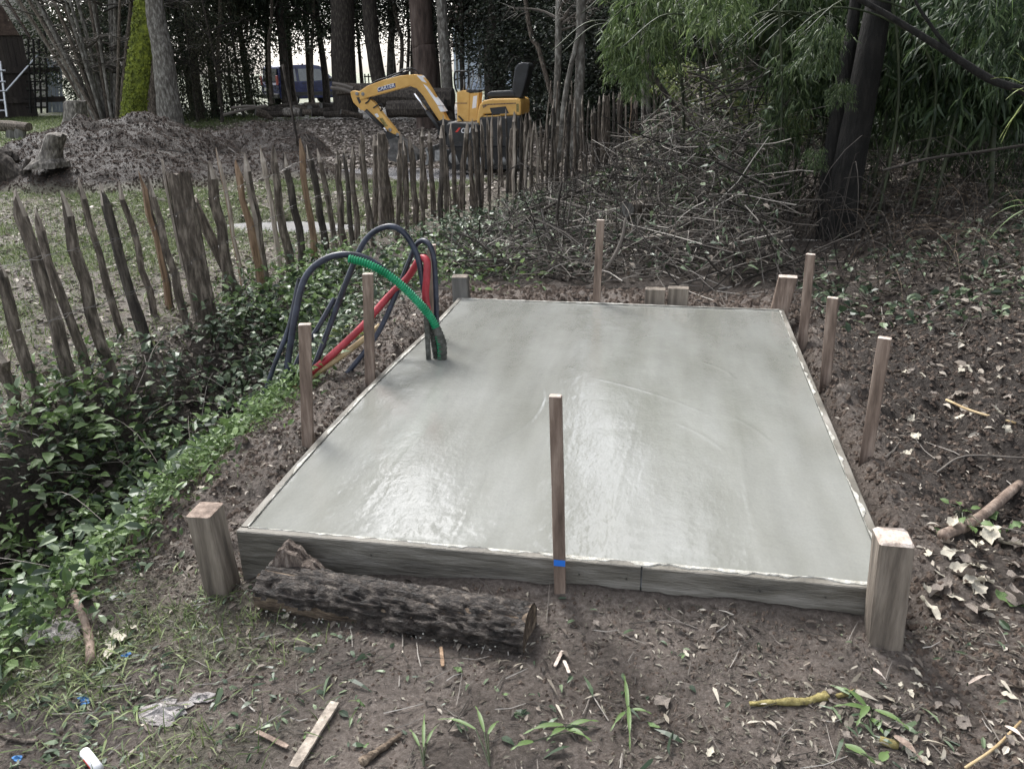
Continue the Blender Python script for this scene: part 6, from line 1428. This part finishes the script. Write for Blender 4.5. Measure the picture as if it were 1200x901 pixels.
tag(leaves('fence_weeds', 9000, (-2.85, -1.7, -1.6, 4.4), lambda x, y: sst(.44, .56, fbm(x, y, 280, 1.6, 3))*sst(.25, -.15, np.abs(x+2.35)-.3), (.03, .075), T_LEAF, 'weed', .22, (.2, .45)), 'leafy green weeds along the foot of the near fence', 'weeds', kind='stuff')
def bramble(label, n, cx, cy, rx, ry, h, mt, seed, r=.003):
    random.seed(seed); m = MB()
    for i in range(n):
        x, y = cx+U(-rx, rx), cy+U(-ry, ry); z = float(H(x, y)); a = U(0, 6.28); L = U(.4, 1.1); hh = U(.3, 1)*h
        m.tube(spline([(x, y, z), (x+math.cos(a)*L*.35, y+math.sin(a)*L*.35, z+hh), (x+math.cos(a)*L*.8, y+math.sin(a)*L*.8, z+hh*.8), (x+math.cos(a)*L, y+math.sin(a)*L, z+hh*.3)], 3), list(np.linspace(r, r*.4, 10)), 3, cap=False)
    tag(m.build('bramble_stems', M[mt]), label, 'brambles', kind='stuff')
bramble('bare arching bramble stems on the floor of the wood at the right', 220, 2.6, 5.0, 1.2, 1.5, .45, 'twig', 5)
bramble('reddish dry stems arching over the ivy at the right', 70, 2.3, 4.4, .7, .9, .35, 'rot', 6, .0025)
bramble('thin dry stems arching out of the ditch', 120, -2.1, 1.2, .45, 2.4, .22, 'stick', 7, .0018)
bramble('bare stems standing round the brush pile', 260, .6, 6.0, 1.3, 1.8, .9, 'twig', 8, .004)

def blades_at(name, label, clusters, mt, Lr, asp, seed, zr=.02, pit=.12):
    r = np.random.default_rng(seed); Pn = []
    for px, py, n, rad in clusters:
        g = G(px, py)
        for _ in range(n):
            a, q = r.uniform(0, 6.28), rad*math.sqrt(r.random()); x, y = g[0]+math.cos(a)*q*1.5, g[1]+math.sin(a)*q
            if not (abs(x) < 1.03 and y > -.03): Pn.append((x, y, float(H(x, y))+.004+r.random()*zr))
    m = len(Pn); L = r.uniform(*Lr, m)
    v, f = scatter(T_LANCE, np.array(Pn), r.uniform(0, 6.28, m), r.normal(.05, pit, m), r.normal(0, .4, m), L, L*r.uniform(*asp, m))
    tag(mesh_np(name, v, f, M[mt]), label, 'leaf debris', kind='stuff')
blades_at('dry_bamboo_leaves', 'pale dry bamboo leaf blades strewn at the lower right', ((900, 830, 12, .10), (1000, 830, 26, .10), (1060, 870, 16, .12), (660, 790, 5, .12), (1100, 800, 8, .2), (760, 840, 5, .12), (1150, 850, 14, .15), (470, 880, 5, .12)), 'dry_blade', (.02, .07), (.1, .25), 5, .008, .07)
blades_at('green_bamboo_leaves', 'dull green bamboo leaf blades strewn along the bottom edge', ((1040, 850, 12, .08), (1030, 890, 9, .08), (720, 860, 7, .12), (600, 875, 4, .12), (300, 820, 8, .2), (990, 840, 6, .06)), 'ivy', (.03, .09), (.12, .2), 6, .015, .1)
blades_at('flattened_grass', 'yellowish flattened grass tufts in the left foreground', ((60, 850, 240, .22), (140, 790, 170, .2), (30, 780, 150, .2), (230, 760, 90, .2), (180, 880, 70, .15), (330, 840, 30, .15), (250, 690, 50, .2)), 'grass', (.02, .08), (.04, .08), 8, .012, .15)
blades_at('trodden_leaves', 'dull green trodden leaves in the left foreground', ((120, 850, 90, .25), (60, 790, 70, .2), (280, 780, 60, .25), (420, 800, 30, .25), (200, 690, 50, .2), (470, 720, 20, .2)), 'ivy', (.014, .042), (.15, .45), 9, .006, .15)

random.seed(77); Pb = np.array([brush_c()+np.array([0, 0, .03]) for _ in range(3600)]); nb = len(Pb); Lb = rng.uniform(.03, .09, nb)
v, f = scatter(T_LANCE, Pb, rng.uniform(0, 6.28, nb), rng.normal(-.3, .5, nb), rng.normal(0, .6, nb), Lb, Lb*rng.uniform(.14, .4, nb))
tag(mesh_np('brush_leaves', v, f, M['ivy']), 'dull green leaves still hanging on the branches of the brush pile', 'leaves', kind='stuff')
Pb = np.array([brush_c() for _ in range(3000)]); nb = len(Pb); Lb = rng.uniform(.03, .07, nb)
v, f = scatter(T_LEAF, Pb, rng.uniform(0, 6.28, nb), rng.normal(-.1, .5, nb), rng.normal(0, .7, nb), Lb, Lb*rng.uniform(.3, .7, nb))
tag(mesh_np('brush_dead_leaves', v, f, M['dead_leaf']), 'dead leaves caught in the brush pile', 'dead leaves', kind='stuff')
